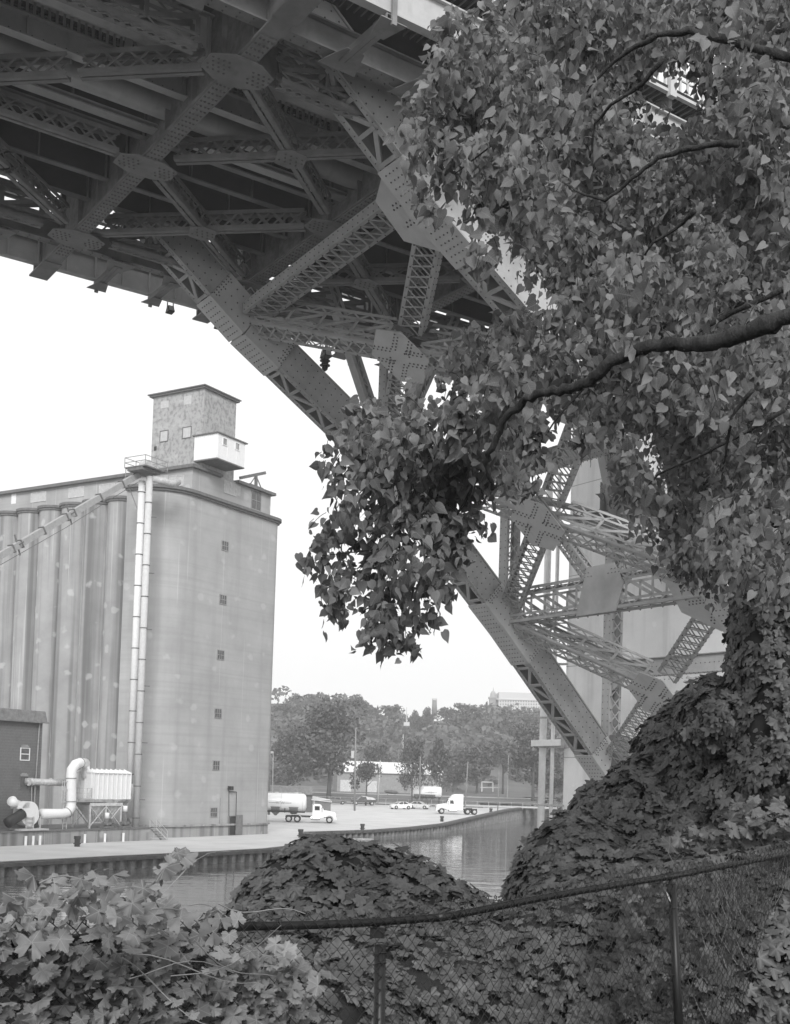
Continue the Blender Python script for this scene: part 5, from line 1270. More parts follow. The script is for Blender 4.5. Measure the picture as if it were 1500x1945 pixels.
# wooded hillside as one mass
rnd = np.random.default_rng(21); P_ = []
cl = rnd.uniform([-120, 375], [190, 560], (330, 2))
for cx, cy_ in cl:
    r_ = rnd.uniform(4, 9); m_ = 62; d_ = rnd.normal(size=(m_, 3)); d_ /= np.linalg.norm(d_, axis=1, keepdims=True); d_[:, 2] = np.abs(d_[:, 2])
    P_.append(np.array([cx, cy_, landz(cx, cy_) + r_ * .1]) + d_ * r_ * np.array([1, .8, .85]) * rnd.uniform(.8, 1.05, (m_, 1)))
P_ = np.concatenate(P_); q = quads(P_, 1.5, rnd, np.array([0, -.6, .8]))
o = mesh_np('hillside_woodland', q, np.arange(len(P_) * 4).reshape(-1, 4), fol_bg, kind='stuff'); tag(o, 'dense woodland and scrub covering the slope below the skyline', 'woodland')
# scrub hedge along lot edge at right
P_ = rnd.uniform([36, 262, 0], [120, 285, 3], (1500, 3)); 
for r in P_: r[2] = landz(r[0], r[1]) + abs(r[2]) * .7
q = quads(P_, .8, rnd, np.array([0, -.6, .8])); o = mesh_np('riverside_scrub', q, np.arange(len(P_) * 4).reshape(-1, 4), fol_bg, kind='stuff'); tag(o, 'low green scrub along the far bank at the right', 'scrub')
# haze
hz = MB(); hz.bx(-560, 660, -70, 780, -10.5, 66)
hm = bpy.data.materials.new('river_haze'); hm.use_nodes = True; hn = hm.node_tree; hn.nodes.clear()
vo = hn.nodes.new('ShaderNodeVolumePrincipled'); vo.inputs['Color'].default_value = (.97, .97, .97, 1); vo.inputs['Density'].default_value = .00055; vo.inputs['Anisotropy'].default_value = .2
ho = hn.nodes.new('ShaderNodeOutputMaterial'); hn.links.new(vo.outputs[0], ho.inputs['Volume'])
HAZE = hz.build('haze', [hm], kind='stuff')
# ================================================================== FOREGROUND: BANK, FENCE, VINES, COTTONWOOD
soil = mat('bank_soil', .035, rough=1, var=.4, scale=3)
mb = MB(); vs = []; xs = np.linspace(-14, 40, 40); ys_ = np.linspace(-8, 24, 40)
def bankz(X, Y):
    k = [(-9, -1.75), (4.5, -1.75), (6, -2.0), (9, -2.7), (12, -3.6), (15, -5), (20, -9.4), (26, -11)]
    for (a, b), (c_, d) in zip(k, k[1:]):
        if a <= Y <= c_: return b + (d - b) * (Y - a) / (c_ - a) + .08 * math.sin(X * 2.1) * math.cos(Y * 1.7)
    return -11
for Y in ys_:
    for X in xs: vs.append(V((X, Y, bankz(X, Y - max(0, X) * .35))))
n = len(xs); mb.add(vs, [(j * n + i, j * n + i + 1, (j + 1) * n + i + 1, (j + 1) * n + i) for j in range(len(ys_) - 1) for i in range(n - 1)])
mb.build('near_bank', [soil], kind='structure', smooth=True)

# --- leaf shapes
def leaf_material(name, base, isl=.45, rough=.45, trans=.22, spec=.45, var=.2, radial=False):
    m = mat(name, base, rough=rough, var=var, scale=9, island=isl, spec=spec, trans=trans)
    n = m.node_tree; b = n.nodes['Principled BSDF']; src = b.inputs['Base Color'].links[0].from_socket
    uv = n.nodes.new('ShaderNodeUVMap'); sp = n.nodes.new('ShaderNodeSeparateXYZ'); n.links.new(uv.outputs[0], sp.inputs[0])
    ab = n.nodes.new('ShaderNodeMath'); ab.operation = 'ABSOLUTE'; n.links.new(sp.outputs[0], ab.inputs[0])
    mid = n.nodes.new('ShaderNodeMath'); mid.operation = 'LESS_THAN'; mid.inputs[1].default_value = .018; n.links.new(ab.outputs[0], mid.inputs[0])
    k = n.nodes.new('ShaderNodeMath'); k.operation = 'MULTIPLY_ADD'; k.inputs[1].default_value = -.8; n.links.new(ab.outputs[0], k.inputs[0]); n.links.new(sp.outputs[1], k.inputs[2])
    k5 = n.nodes.new('ShaderNodeMath'); k5.operation = 'MULTIPLY'; k5.inputs[1].default_value = 5.5; n.links.new(k.outputs[0], k5.inputs[0])
    fr = n.nodes.new('ShaderNodeMath'); fr.operation = 'FRACT'; n.links.new(k5.outputs[0], fr.inputs[0])
    sv = n.nodes.new('ShaderNodeMath'); sv.operation = 'LESS_THAN'; sv.inputs[1].default_value = .09; n.links.new(fr.outputs[0], sv.inputs[0])
    mxx = n.nodes.new('ShaderNodeMath'); mxx.operation = 'MAXIMUM'; n.links.new(mid.outputs[0], mxx.inputs[0]); n.links.new(sv.outputs[0], mxx.inputs[1])
    last = mxx.outputs[0]
    if radial:
        at2 = n.nodes.new('ShaderNodeMath'); at2.operation = 'ARCTAN2'; n.links.new(sp.outputs[0], at2.inputs[0]); n.links.new(sp.outputs[1], at2.inputs[1])
        m3 = n.nodes.new('ShaderNodeMath'); m3.operation = 'MULTIPLY'; m3.inputs[1].default_value = 3.14; n.links.new(at2.outputs[0], m3.inputs[0])
        si = n.nodes.new('ShaderNodeMath'); si.operation = 'SINE'; n.links.new(m3.outputs[0], si.inputs[0])
        a2 = n.nodes.new('ShaderNodeMath'); a2.operation = 'ABSOLUTE'; n.links.new(si.outputs[0], a2.inputs[0])
        ln = n.nodes.new('ShaderNodeVectorMath'); ln.operation = 'LENGTH'; n.links.new(uv.outputs[0], ln.inputs[0])
        m4 = n.nodes.new('ShaderNodeMath'); m4.operation = 'MULTIPLY'; n.links.new(a2.outputs[0], m4.inputs[0]); n.links.new(ln.outputs['Value'], m4.inputs[1])
        l4 = n.nodes.new('ShaderNodeMath'); l4.operation = 'LESS_THAN'; l4.inputs[1].default_value = .035; n.links.new(m4.outputs[0], l4.inputs[0]); last = l4.outputs[0]
    fc = n.nodes.new('ShaderNodeMath'); fc.operation = 'MULTIPLY'; fc.inputs[1].default_value = .35; n.links.new(last, fc.inputs[0])
    mi = n.nodes.new('ShaderNodeMix'); mi.data_type = 'FLOAT'; n.links.new(fc.outputs[0], mi.inputs[0]); n.links.new(src, mi.inputs[2]); mi.inputs[3].default_value = base * 2.0
    for l in list(src.links): 
        if l.to_node != mi: ts = l.to_socket; n.links.remove(l); n.links.new(mi.outputs[0], ts)
    return m
def heart():
    mid = [(0, 0), (0, .34), (0, .70), (0, 1.08)]; rt = [(.26, -.09), (.46, .12), (.47, .36), (.34, .60), (.15, .84)]
    v = [(x, y, 0) for x, y in mid] + [(x, y, 1) for x, y in rt] + [(-x, y, 1) for x, y in rt]
    xy = np.array([(a, b) for a, b, _ in v]); z = np.array([(.18 * abs(a) - .22 * b * b) for a, b, _ in v])
    f = [(0, 4, 5), (0, 5, 1), (1, 5, 6), (1, 6, 2), (2, 6, 7), (2, 7, 8), (2, 8, 3)]
    f += [(a if a < 4 else a + 5, c if c < 4 else c + 5, b if b < 4 else b + 5) for a, b, c in f]
    return xy, z, np.array(f), np.column_stack([xy[:, 0], xy[:, 1]])
def lobed(teeth=30, deep=.30, sharp=1.6):
    pts = [(0, 0)]; zs = [0.06]
    for i in range(teeth + 1):
        th = math.radians(-158 + 316 * i / teeth)
        lob = max((math.cos(max(-math.pi / 2, min(math.pi / 2, (th - math.radians(c)) * 2.6))) ** sharp) * w for c, w in ((0, 1.0), (62, .86), (-62, .86), (122, .62), (-122, .62)))
        r = .36 + deep * 1.15 * lob + (.045 if i % 2 else -.035) + (.10 if i == teeth // 2 else 0)
        pts.append((r * math.sin(th), r * math.cos(th))); zs.append(-.30 * r * r + .07 * math.cos(th * 5.8))
    xy = np.array(pts); f = [(0, i + 2, i + 1) for i in range(teeth)]
    return xy, np.array(zs), np.array(f), np.column_stack([xy[:, 0], xy[:, 1]])
HEART, GRAPE, IVY = heart(), lobed(36, .17, .9), lobed(24, .29, 1.25)
def leaves(name, tpl, P, N, D, size, m, parent, rnd, flutter=.5):
    xy, z, F, uv = tpl; n = len(P)
    N = N / np.linalg.norm(N, axis=1, keepdims=True); D = D - (D * N).sum(1, keepdims=True) * N; D /= np.linalg.norm(D, axis=1, keepdims=True) + 1e-9
    Sd = np.cross(D, N); s = (size * rnd.uniform(.55, 1.3, n))[:, None, None]; c = rnd.uniform(.3, 1.9, n)[:, None, None]
    wx = rnd.uniform(.8, 1.1, n)[:, None, None]
    zz = z[None, :, None] * c + flutter * .12 * np.sin(xy[None, :, 1:2] * 6 + rnd.uniform(0, 6, (n, 1, 1))) * (np.abs(xy[None, :, 0:1]))
    Vt = P[:, None, :] + s * (xy[None, :, 0:1] * wx * Sd[:, None, :] + xy[None, :, 1:2] * D[:, None, :] + zz * N[:, None, :])
    Ft = (F[None] + (np.arange(n) * len(xy))[:, None, None]).reshape(-1, 3)
    return mesh_np(name, Vt, Ft, m, parent, uv=np.tile(uv, (n, 1)))
RN = np.random.default_rng(5)
def dirs(n): d = RN.normal(size=(n, 3)); return d / np.linalg.norm(d, axis=1, keepdims=True)
ivy_m = leaf_material('ivy_leaf', .085, isl=.4, rough=.5, radial=True)
grape_m = leaf_material('grape_leaf', .20, isl=.4, rough=.6, trans=.3, radial=True)
pop_m = leaf_material('cottonwood_leaf', .165, isl=.5, rough=.55, trans=.4, spec=.3)
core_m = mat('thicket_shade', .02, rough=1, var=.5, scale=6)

# --- vine covered mounds
def mound(name, label, ells, size, per_m2, tpl=IVY, m=None, yaw=0):
    C0 = at(*ells[0][0]); e = empty(name, V((C0.x, C0.y, bankz(C0.x, C0.y) if C0.y < 16 else C0.z - 2)), label, 'vine thicket')
    E = [(np.array(at(*c)), np.array(r, float)) for c, r in ells]
    Ps, Ns = [], []
    for i, (c, r) in enumerate(E):
        area = 4 * math.pi * (((r[0] * r[1]) ** 1.6 + (r[0] * r[2]) ** 1.6 + (r[1] * r[2]) ** 1.6) / 3) ** (1 / 1.6)
        n = int(area * per_m2); d = dirs(n); d = d[(d[:, 2] > (-.99 if name == 'vine_column' else -.7)) & (d[:, 1] < .75)]; n = len(d)
        lump = 1 + .07 * np.sin(d[:, 0] * 7 + i) * np.sin(d[:, 2] * 6 + 2 * i) + .05 * np.sin(d[:, 0] * 17 + d[:, 1] * 13) + RN.uniform(-.05, .04, n)
        p_ = c + d * r * lump[:, None]; nn_ = d / r; nn_ /= np.linalg.norm(nn_, axis=1, keepdims=True)
        keep = np.ones(n, bool)
        for j, (c2, r2) in enumerate(E):
            if j != i: keep &= (((p_ - c2) / r2) ** 2).sum(1) > .82
        keep &= (nn_ * -p_ / np.linalg.norm(p_, axis=1, keepdims=True)).sum(1) > -.45
        Ps.append(p_[keep]); Ns.append(nn_[keep])
    P = np.concatenate(Ps); N = np.concatenate(Ns)
    N2 = N * 1.0 + np.array([0, -.15, .45]) + RN.normal(size=N.shape) * .33; D = np.array([0, 0, -1.0]) + N * .25 + RN.normal(size=N.shape) * .45
    leaves('vine_leaves', tpl, P, N2, D, size, m or ivy_m, e, RN)
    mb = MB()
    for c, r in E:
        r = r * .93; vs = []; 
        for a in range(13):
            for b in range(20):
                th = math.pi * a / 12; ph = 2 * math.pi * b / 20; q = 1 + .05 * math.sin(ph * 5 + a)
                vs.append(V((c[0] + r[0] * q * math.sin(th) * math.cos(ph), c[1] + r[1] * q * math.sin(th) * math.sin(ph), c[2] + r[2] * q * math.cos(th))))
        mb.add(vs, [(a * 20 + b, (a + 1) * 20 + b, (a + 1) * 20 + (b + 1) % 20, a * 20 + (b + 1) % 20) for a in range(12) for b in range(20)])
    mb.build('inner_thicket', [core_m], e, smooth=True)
    return e
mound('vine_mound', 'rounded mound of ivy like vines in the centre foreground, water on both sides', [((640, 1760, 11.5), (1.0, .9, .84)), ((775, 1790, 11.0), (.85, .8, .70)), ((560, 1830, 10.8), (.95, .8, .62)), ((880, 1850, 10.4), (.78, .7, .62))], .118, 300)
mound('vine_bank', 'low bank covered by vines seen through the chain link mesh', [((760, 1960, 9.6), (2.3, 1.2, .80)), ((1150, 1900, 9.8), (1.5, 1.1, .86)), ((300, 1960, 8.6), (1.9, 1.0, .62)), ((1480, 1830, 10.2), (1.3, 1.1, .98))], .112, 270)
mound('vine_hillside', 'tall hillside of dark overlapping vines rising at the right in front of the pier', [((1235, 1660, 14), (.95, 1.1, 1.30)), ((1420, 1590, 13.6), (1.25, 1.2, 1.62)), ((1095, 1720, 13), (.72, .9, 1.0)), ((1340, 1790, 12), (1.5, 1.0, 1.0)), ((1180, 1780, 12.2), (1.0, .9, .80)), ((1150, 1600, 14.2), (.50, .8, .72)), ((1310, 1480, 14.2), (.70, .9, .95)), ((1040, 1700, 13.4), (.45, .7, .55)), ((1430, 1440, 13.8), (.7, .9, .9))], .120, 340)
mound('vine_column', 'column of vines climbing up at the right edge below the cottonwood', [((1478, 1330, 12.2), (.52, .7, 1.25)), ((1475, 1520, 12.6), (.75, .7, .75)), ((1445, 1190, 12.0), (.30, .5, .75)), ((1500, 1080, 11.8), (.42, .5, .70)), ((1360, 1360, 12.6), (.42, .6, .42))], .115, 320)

# --- chain link fence
FP = [V((-2.6, 4.35, 0)), V((-1.65, 4.85, 0)), V((-1.16, 5.2, 0)), V((-.09, 6.0, 0)), V((1.86, 8.0, 0)), V((2.9, 9.2, 0)), V((4.6, 11.3, 0))]
def fence_hit(x):
    d = ray(x, 1700)
    for A_, B_ in zip(FP, FP[1:]):
        e_ = B_ - A_; den = d.x * e_.y - d.y * e_.x
        if abs(den) < 1e-9: continue
        t = (A_.x * e_.y - A_.y * e_.x) / den; P = V((d.x * t, d.y * t, 0)); u = (P - A_).dot(e_) / e_.dot(e_)
        if -.001 <= u <= 1.001 and t > 0: return P, t
    return None, None
rail_px = [(-120, 1793), (0, 1789), (120, 1785), (250, 1777), (360, 1768), (450, 1760), (600, 1756.5), (717, 1751), (800, 1745), (850, 1740), (900, 1731), (1000, 1711), (1100, 1692.5), (1200, 1676), (1272, 1665), (1350, 1650), (1450, 1631), (1540, 1616)]
rail = []
for x, y in rail_px:
    P, t = fence_hit(x); rail.append(at(x, y, P.y))
fence = empty('chain_link_fence', V((-.09, 6.0, -1.95)), 'black vinyl coated chain link fence with sagging top rail crossing the whole foreground', 'fence')
vin = mat('black_vinyl', .012, rough=.42, var=.3, scale=5, spec=.3)
wire_m = mat('coated_wire', .013, rough=.45, var=.3, scale=5, spec=.6)
mb = MB(); mb.tube(rail, .0215, 14); 
for k in (5, 9, 14): d = (rail[k + 1] - rail[k - 1]).normalized(); mb.tube([rail[k] - d * .09, rail[k] + d * .09], .0235, 14)
mb.build('top_rail', [vin], fence, smooth=True)
def rail_at(x_, along=None):
    pass
cum = [0]
for a, b in zip(rail, rail[1:]): cum.append(cum[-1] + (V((b.x, b.y, 0)) - V((a.x, a.y, 0))).length)
def rpt(s):
    for i in range(len(rail) - 1):
        if s <= cum[i + 1]: t = (s - cum[i]) / (cum[i + 1] - cum[i]); return rail[i].lerp(rail[i + 1], t), (rail[i + 1] - rail[i]).xy.to_3d().normalized()
    return rail[-1], (rail[-1] - rail[-2]).xy.to_3d().normalized()
for x, top, lab, m_, pr in ((717, 1795, 'broken_post', 0, .030), (1272, 1680, 'post', 0, .030)):
    P, t = fence_hit(x); zt = at(x, top, P.y).z; mb = MB(); off = V((.02, .035, 0))
    lean = .0 if x < 1000 else .03
    mb.tube([V((P.x + (.03 if x < 1000 else .11), P.y, -2.2)) + off, V((P.x, P.y, zt)) + off], pr, 16); mb.build('fence_post', [vin], fence, smooth=True, label='upper half post ending short of the rail' if x < 1000 else 'post with pale scuff marks near its top')
    R_ = at(x - 3, (1751 if x < 1000 else 1665), P.y)
    mb = MB(); c_ = at(x - (8 if x < 1000 else 2), 1772 if x < 1000 else 1688, P.y)
    mb.box(c_ + off, (.075 if x < 1000 else .05, .06, .055)); mb.bar(c_ + off, V((c_.x, c_.y, R_.z)) + off, .02, .02, up=V((1, 0, 0))); mb.tube([R_ - V((.012, .012, 0)), R_ + V((.012, .012, 0))], .027, 12)
    mb.build('post_cap', [vin], fence)
    mb = MB()
    for z_ in ((zt - .05, zt - .10) if x < 1000 else (zt - .17, zt - .62)):
        c2 = V((P.x, P.y, z_)) + off; mb.tube([c2 + V((math.cos(a) * .036, math.sin(a) * .036, .012 * math.cos(a + 1))) for a in np.linspace(0, 6.28, 14)], .0025, 4)
    mb.build('tie_wire', [wire_m], fence)
P, t = fence_hit(1272); mb = MB(); c_ = at(1271, 1700, P.y) + V((-.005, .002, 0))
for k in range(4): mb.bar(c_ + V((-.015 + k * .004, 0, -k * .012 + .02)), c_ + V((.004 + k * .004, 0, -k * .012 - .01)), .004, .006, up=V((0, 1, 0)))
mb.build('scuff_mark', [mat('scraped_metal', .55)], fence)
mb = MB(); st = .0355; NV = 36; s = .02; j = 0
while s < cum[-1] - .05:
    R_, d = rpt(s); sag = .012 * math.sin(s * 3.1) + .008 * math.sin(s * 7.7) - .03 * math.exp(-((s - cum[7] + .1) / .35) ** 2)
    top = R_.z + .072 + sag; nrm = V((-d.y, d.x, 0)); pts = []; bul = .015 * math.sin(s * 2.3)
    for k in range(NV):
        side = (k + j) % 2 if False else k % 2
        q = s + (side if j % 2 == 0 else 1 - side) * st * 1.06; Rq, _ = rpt(min(q, cum[-1]))
        wob = .004 * math.sin(k * .9 + s * 5)
        pts.append(V((Rq.x, Rq.y, 0)) - nrm * (.026 + (.004 if side else -.004) + bul * min(1, k / 12)) + ZZ * (top - k * st + wob) + d * (-.10 * (k / NV) ** 2 * .3))
    # knuckle at the top
    k0 = pts[0]; mb.tube([k0 + d * .010 - ZZ * .016, k0 + d * .012 + ZZ * .002, k0 + ZZ * .009, k0 - d * .006 - ZZ * .002] + pts[1:], .0027, 4, cap=False)
    s += st; j += 1
mb.build('chain_link_mesh', [wire_m], fence, smooth=True)
mb = MB()
for sx in np.arange(.3, cum[-1], .42):
    R_, d = rpt(sx); nrm = V((-d.y, d.x, 0)); mb.tube([R_ + nrm * math.cos(a) * .025 + ZZ * math.sin(a) * .025 + d * a * .004 for a in np.linspace(-.6, 6.4, 16)] + [R_ - nrm * .03 - ZZ * .045], .0022, 4)
split_loose(mb.build('tie_wire', [wire_m], fence))

# --- grapevine climbing over the left of the fence
gv = empty('grapevine', V((-1.3, 4.9, -1.8)), 'pale toothed grapevine sprawling over the left end of the chain link fence', 'grapevine')
n = 1500; t = RN.uniform(0, 1, n) ** 1.1; X = []; 
P = np.zeros((n, 3))
for i in range(n):
    s_ = t[i] * 1.72; R_, d = rpt(s_); lim = .36 * (1 - (t[i]) ** 1.1) + .05 + .08 * math.sin(s_ * 5)
    z_ = R_.z + RN.uniform(-1.0 + .0 * t[i], 1) * 1.0; 
    z_ = R_.z + lim * .15 - abs(RN.normal()) * .42 - max(0, t[i] - .6) * .5
    P[i] = (R_.x + RN.normal() * .10 - .05, R_.y + RN.normal() * .16 - .05, z_)
N = np.array([-.05, -.45, .8]) + RN.normal(size=(n, 3)) * .42; D = RN.normal(size=(n, 3)) * np.array([1, 1, .5]) + np.array([0, 0, -.5])
leaves('vine_leaves', GRAPE, P, N, D, .092, grape_m, gv, RN, flutter=1)
# leaves reaching up to mid height
pts_up = []
for x, y, r_, k_ in ((345, 1625, 36, 5), (200, 1670, 50, 5), (80, 1670, 30, 2), (300, 1670, 40, 4), (60, 1745, 80, 16), (160, 1725, 80, 14), (260, 1715, 60, 9), (30, 1720, 40, 4), (250, 1745, 90, 18), (400, 1745, 60, 8), (120, 1690, 50, 8)):
    for _ in range(k_):
        a_ = RN.uniform(0, 6.28); q = RN.uniform() ** .6 * r_; pts_up.append(np.array(at(x + math.cos(a_) * q, y + math.sin(a_) * q * .7, RN.uniform(4.3, 5.1))))
P = np.array(pts_up); n = len(P); N = np.array([0, -.35, .75]) + RN.normal(size=(n, 3)) * .45
leaves('vine_leaves', GRAPE, P, N, RN.normal(size=(n, 3)) + np.array([0, 0, -.4]), .100, grape_m, gv, RN, flutter=1)
mb = MB()
for k in range(22):
    x0 = RN.uniform(-20, 480); y0 = RN.uniform(1690, 1930); Y = RN.uniform(4.4, 5.6); a_ = RN.uniform(-.6, .9); L = RN.uniform(90, 260)
    mb.tube([at(x0 + L * u * math.cos(a_), y0 + L * u * math.sin(a_) * .8 + 22 * math.sin(u * 4 + k), Y + .15 * math.sin(u * 3)) for u in np.linspace(0, 1, 8)], .003, 4, r1=.0015)
split_loose(mb.build('vine_stem', [mat('vine_stem', .22)], gv, smooth=True))
# thin weeds tangled in the right end of the fence
wd = empty('weed_stems', V((3.0, 9.0, -2.4)), 'tangle of thin dry weed stems growing through the right end of the fence', 'weeds'); mb = MB()
for k in range(330):
    x0 = RN.uniform(1340, 1530) if k % 4 else RN.uniform(1300, 1500); Yf = fence_hit(min(x0, 1535))[0].y + RN.uniform(.08, .9); y0 = RN.uniform(1700, 1980); L = RN.uniform(60, 260); ln = RN.uniform(-.5, .5)
    yt = max(y0 - L, 1690 - (x0 - 1200) * .22 - RN.uniform(0, 40)); 
    mb.tube([at(x0 + (y0 - yt) * u * ln + 14 * math.sin(u * 3 + k), y0 + (yt - y0) * u, Yf) for u in np.linspace(0, 1, 6)], .0035, 3, r1=.0012)
mb.build('stem', [mat('dry_stem', .13, island=.6)], wd)
P = np.array([np.array(at(x, y, fence_hit(x)[0].y + RN.uniform(.06, .9))) for x, y in zip(RN.uniform(1180, 1520, 900), RN.uniform(1640, 1960, 900))]); n = len(P)
P = P[[i for i in range(n) if True]]
leaves('leaf', IVY, P, np.array([0, -.5, .6]) + RN.normal(size=(n, 3)) * .5, RN.normal(size=(n, 3)) + np.array([0, 0, -.8]), .075, ivy_m, wd, RN)
gr = empty('grapevine', at(1400, 1640, 9.9), 'lighter broad leaved vine lying on top of the right part of the fence', 'grapevine')
pp = []
for x, y, r_, k_ in ((1480, 1575, 60, 50), (1400, 1585, 60, 40), (1320, 1605, 50, 25), (1440, 1550, 60, 30)):
    for _ in range(k_): a_ = RN.uniform(0, 6.28); q = RN.uniform() ** .5 * r_; pp.append(np.array(at(x + math.cos(a_) * q, y + math.sin(a_) * q * .6, RN.uniform(10.6, 11.4))))
P = np.array(pp); n = len(P); leaves('vine_leaves', GRAPE, P, np.array([0, -.35, .75]) + RN.normal(size=(n, 3)) * .4, RN.normal(size=(n, 3)) + np.array([0, 0, -.6]), .15, leaf_material('broad_leaf', .12, radial=True), gr, RN)

# --- the cottonwood
tree = empty('cottonwood_tree', V((4.6, 6.2, -2.3)), 'large overhanging cottonwood with heart shaped leaves hanging in front of the bridge at the right', 'tree')
bark = mat('furrowed_bark', .032, rough=1, var=.7, scale=14, streak=(1, 1, .3), bump=1.0)
limbs = [([(1900, 620), (1700, 590), (1560, 585), (1500, 603), (1430, 628), (1380, 642), (1330, 652), (1270, 652), (1210, 663), (1160, 690), (1120, 725), (1080, 740), (1040, 745), (1000, 757), (962, 792), (935, 842), (922, 880), (935, 930)], (4.6, 6.4), (.046, .012)),
         ([(1900, 300), (1700, 180), (1500, 110), (1380, 75), (1310, 60), (1250, 68), (1200, 92), (1150, 130), (1100, 190)], (6.2, 7.2), (.034, .006)),
         ([(1700, 590), (1600, 560), (1500, 545), (1420, 580), (1360, 610), (1270, 660)], (6.9, 7.4), (.03, .010)),
         ([(1400, 275), (1370, 272), (1310, 282), (1250, 300), (1200, 340), (1150, 382), (1100, 365), (1068, 345)], (5.2, 5.8), (.017, .004)),
         
         ([(1000, 757), (960, 745), (900, 735), (860, 760)], (7.1, 7.3), (.010, .004)), ([(1120, 725), (1060, 790), (1020, 850), (1010, 900)], (7.0, 7.2), (.009, .003)),
         ([(1320, 400), (1290, 430), (1240, 460), (1215, 500)], (5.5, 5.8), (.012, .004)), ([(1260, 110), (1220, 160), (1160, 200), (1130, 235), (1120, 300)], (5.4, 5.8), (.014, .004)),
         ([(960, 230), (930, 280), (890, 310), (862, 332)], (6.5, 6.8), (.007, .003)), ([(1430, 740), (1390, 790), (1380, 850), (1375, 880)], (6, 6.3), (.012, .004)),
         ([(1490, 780), (1400, 830), (1320, 870), (1250, 900), (1200, 960)], (7.2, 8), (.014, .004)), ([(935, 842), (880, 850), (800, 870), (720, 900), (680, 940)], (7.0, 7.1), (.010, .003)),
         ([(922, 880), (880, 960), (820, 1040), (780, 1120), (760, 1190)], (7.0, 7.0), (.010, .003)), ([(820, 1040), (740, 1040), (660, 1050), (610, 1055)], (7, 7), (.007, .002))]
mb = MB()
mb.tube([V((4.6, 6.2, -2.4)), V((4.5, 6.1, 0)), V((4.2, 5.9, 2.6)), V((3.6, 5.8, 5.2))], [.34, .28, .22, .15], 18); mb.build('trunk', [bark], tree, smooth=True)
for pts, (ya, yb_), (ra, rb_) in limbs:
    m_ = len(pts); PP = [at(x, y, ya + (yb_ - ya) * i / (m_ - 1)) for i, (x, y) in enumerate(pts)]
    # densify with wobble
    Q_ = []
    for a, b in zip(PP, PP[1:]):
        for u in (0, .25, .5, .75): Q_.append(a.lerp(b, u) + V(dirs(1)[0]) * ra * .22)
    Q_.append(PP[-1]); mb = MB(); mb.tube(Q_, [(ra + (rb_ - ra) * i / (len(Q_) - 1)) * RN.uniform(.84, 1.14) for i in range(len(Q_))], 12); mb.build('branch', [bark], tree, smooth=True)
cl = []       # crown clumps: pixel position of the sight line, radius in pixels, distance, weight
for c in [(700, 832, 50), (760, 825, 60), (830, 830, 65), (890, 815, 60), (668, 880, 46), (722, 900, 60), (790, 905, 70), (860, 905, 65), (915, 905, 42), (640, 930, 26), (640, 1020, 46), (602, 1060, 24), (690, 985, 52), (760, 985, 68), (830, 985, 58), (880, 1005, 34),
          (645, 1108, 40), (700, 1085, 55), (770, 1070, 62), (832, 1062, 40), (636, 1146, 16), (728, 1148, 44), (785, 1122, 38), (706, 1196, 22), (748, 1215, 26), (788, 1203, 18), (835, 1110, 13), (735, 1180, 34), (620, 1010, 22), (660, 950, 30), (583, 1078, 12), (620, 1150, 12), (640, 1178, 11), (692, 1212, 12), (838, 1096, 10), (768, 1238, 11), (728, 1238, 12), (622, 868, 13), (611, 905, 11), (700, 782, 16), (740, 770, 16), (800, 775, 14), (596, 1030, 12), (846, 1130, 9), (812, 1180, 10)]: cl.append((c[0] + 8, c[1] - 24, c[2], 7.0 + RN.uniform(-.35, .35), .62 if c[0] < 700 else .85))
for c in [(1010, 850, 22), (1012, 905, 18), (1020, 815, 26), (1000, 790, 30)]: cl.append((*c, 7.1, 1.0))
for c in [(860, 40, 45), (840, 115, 42), (806, 185, 36), (785, 232, 24), (776, 288, 20), (835, 290, 42), (800, 345, 22), (835, 395, 14), (880, 120, 62), (905, 205, 75), (920, 60, 70), (960, 140, 80), (955, 280, 70), (880, 285, 45), (905, 400, 24), (925, 455, 30), (945, 350, 55), (820, 240, 40),
          (885, 660, 42), (868, 722, 34), (935, 640, 45), (960, 705, 58), (900, 775, 48), (960, 775, 52), (990, 610, 45), (1045, 580, 45), (1030, 670, 58), (1060, 640, 50), (1000, 330, 70), (1010, 400, 40), (930, 490, 16), (1090, 740, 40), (1120, 800, 30), (1180, 850, 40), (1200, 900, 35), (1215, 950, 32)]: cl.append((*c, 7.0 + RN.uniform(-.8, 1.2), .9))
win = [(1190, 92, 1355, 215), (955, 428, 1030, 545), (1160, 685, 1196, 712), (1020, 760, 1100, 960), (845, 285, 900, 400), (1215, 815, 1265, 860)]
def inwin(x, y, pad=0): return any(a - pad < x < c_ + pad and b - pad < y < d + pad for a, b, c_, d in win)
gx = 0
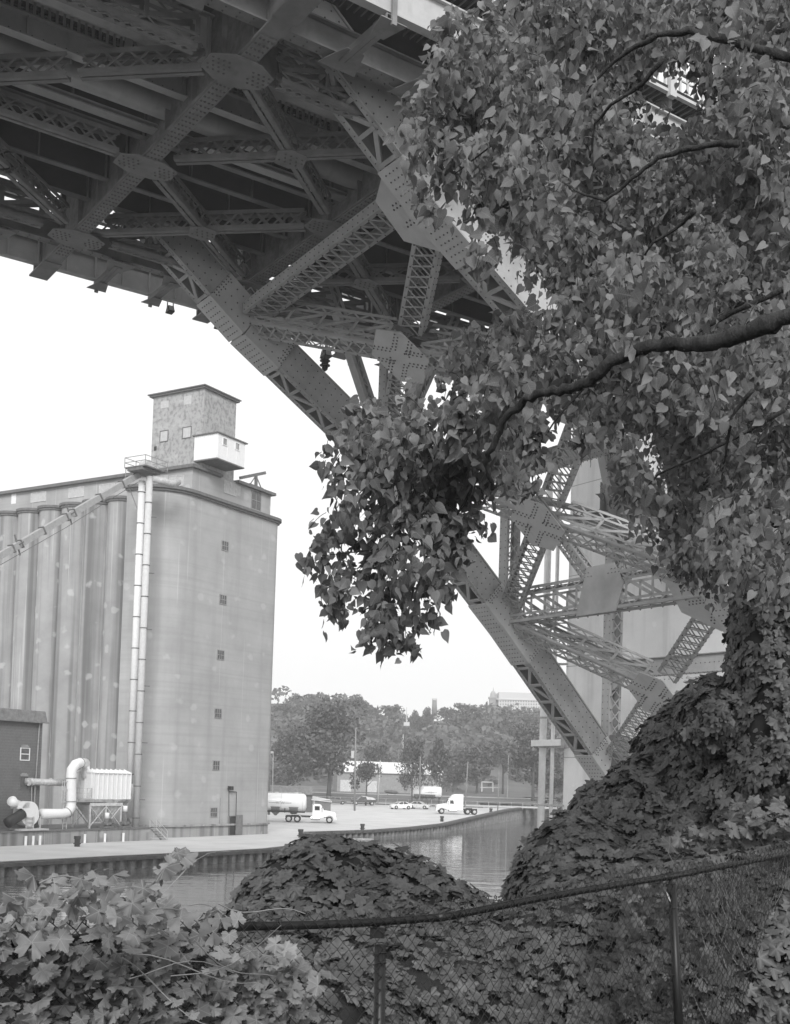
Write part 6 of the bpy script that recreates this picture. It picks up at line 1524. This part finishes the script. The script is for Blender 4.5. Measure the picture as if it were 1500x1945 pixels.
for layer, (step, R_, Ya, Yb, wgt) in enumerate(((100, 58, 5.4, 6.8, .26), (78, 60, 8.0, 10.0, .66), (62, 56, 11.0, 14.0, 1.15))):
    for y in np.arange(-40, 1130, step):
        for x in np.arange(940, 1560, step):
            xx = x + RN.uniform(-.5, .5) * step; yy = y + RN.uniform(-.5, .5) * step
            left = np.interp(yy, [-40, 0, 420, 560, 760, 830, 960, 1000, 1090, 1140], [900, 930, 950, 1040, 1110, 1170, 1230, 1260, 1350, 1420])
            if xx < left + R_ * .6 or inwin(xx, yy, R_ * .38): continue
            if layer == 0 and RN.uniform() < .35: continue
            cl.append((xx, yy, R_ * RN.uniform(.8, 1.2), RN.uniform(Ya, Yb), wgt))
LP, LN, LD, LS = [], [], [], []; tw = MB()
for (x, y, r_, Y, wgt) in cl:
    c = np.array(at(x, y, Y)); r = r_ * Y / FOC; lf = .060 if Y < 9 else .072
    nt_ = max(3, int(wgt * 50 * (r / .2) ** 2 / (1 if Y < 9 else 1.5))); 
    for k in range(nt_):
        d0 = dirs(1)[0]; p0 = c + d0 * r * RN.uniform() ** .5 * (.8 if RN.uniform() < .85 else 1.15) * np.array([1, 1, 1]); dr = d0 * .7 + np.array([0, 0, -.65]) + RN.normal(size=3) * .3; dr /= np.linalg.norm(dr); L = min(r * .75, .26)
        m_ = 5; prev = p0; q_ = []
        for i in range(m_):
            u = (i + 1) / m_; q = p0 + dr * L * u + np.array([0, 0, -.06 * u * u]); q_.append(V(q)); off = RN.normal(size=3) * .024 + np.array([0, 0, -.02])
            nv = RN.normal(size=3) * np.array([1, 1, .45]) + np.array([0, -.35, .42]); LP.append(q + off); LN.append(nv); LD.append(np.array([0, 0, -.75]) + RN.normal(size=3) * .62 + dr * .3); LS.append(lf)
        if k % 3 == 0: tw.tube([V(p0)] + q_, .0022, 3, cap=False)
LP, LN, LD, LS = map(np.array, (LP, LN, LD, LS))
# keep the daylight windows open
print('cottonwood leaves', len(LP))
leaves('crown', HEART, LP, LN, LD, LS, pop_m, tree, RN, flutter=1)
tw.build('twigs', [bark], tree)
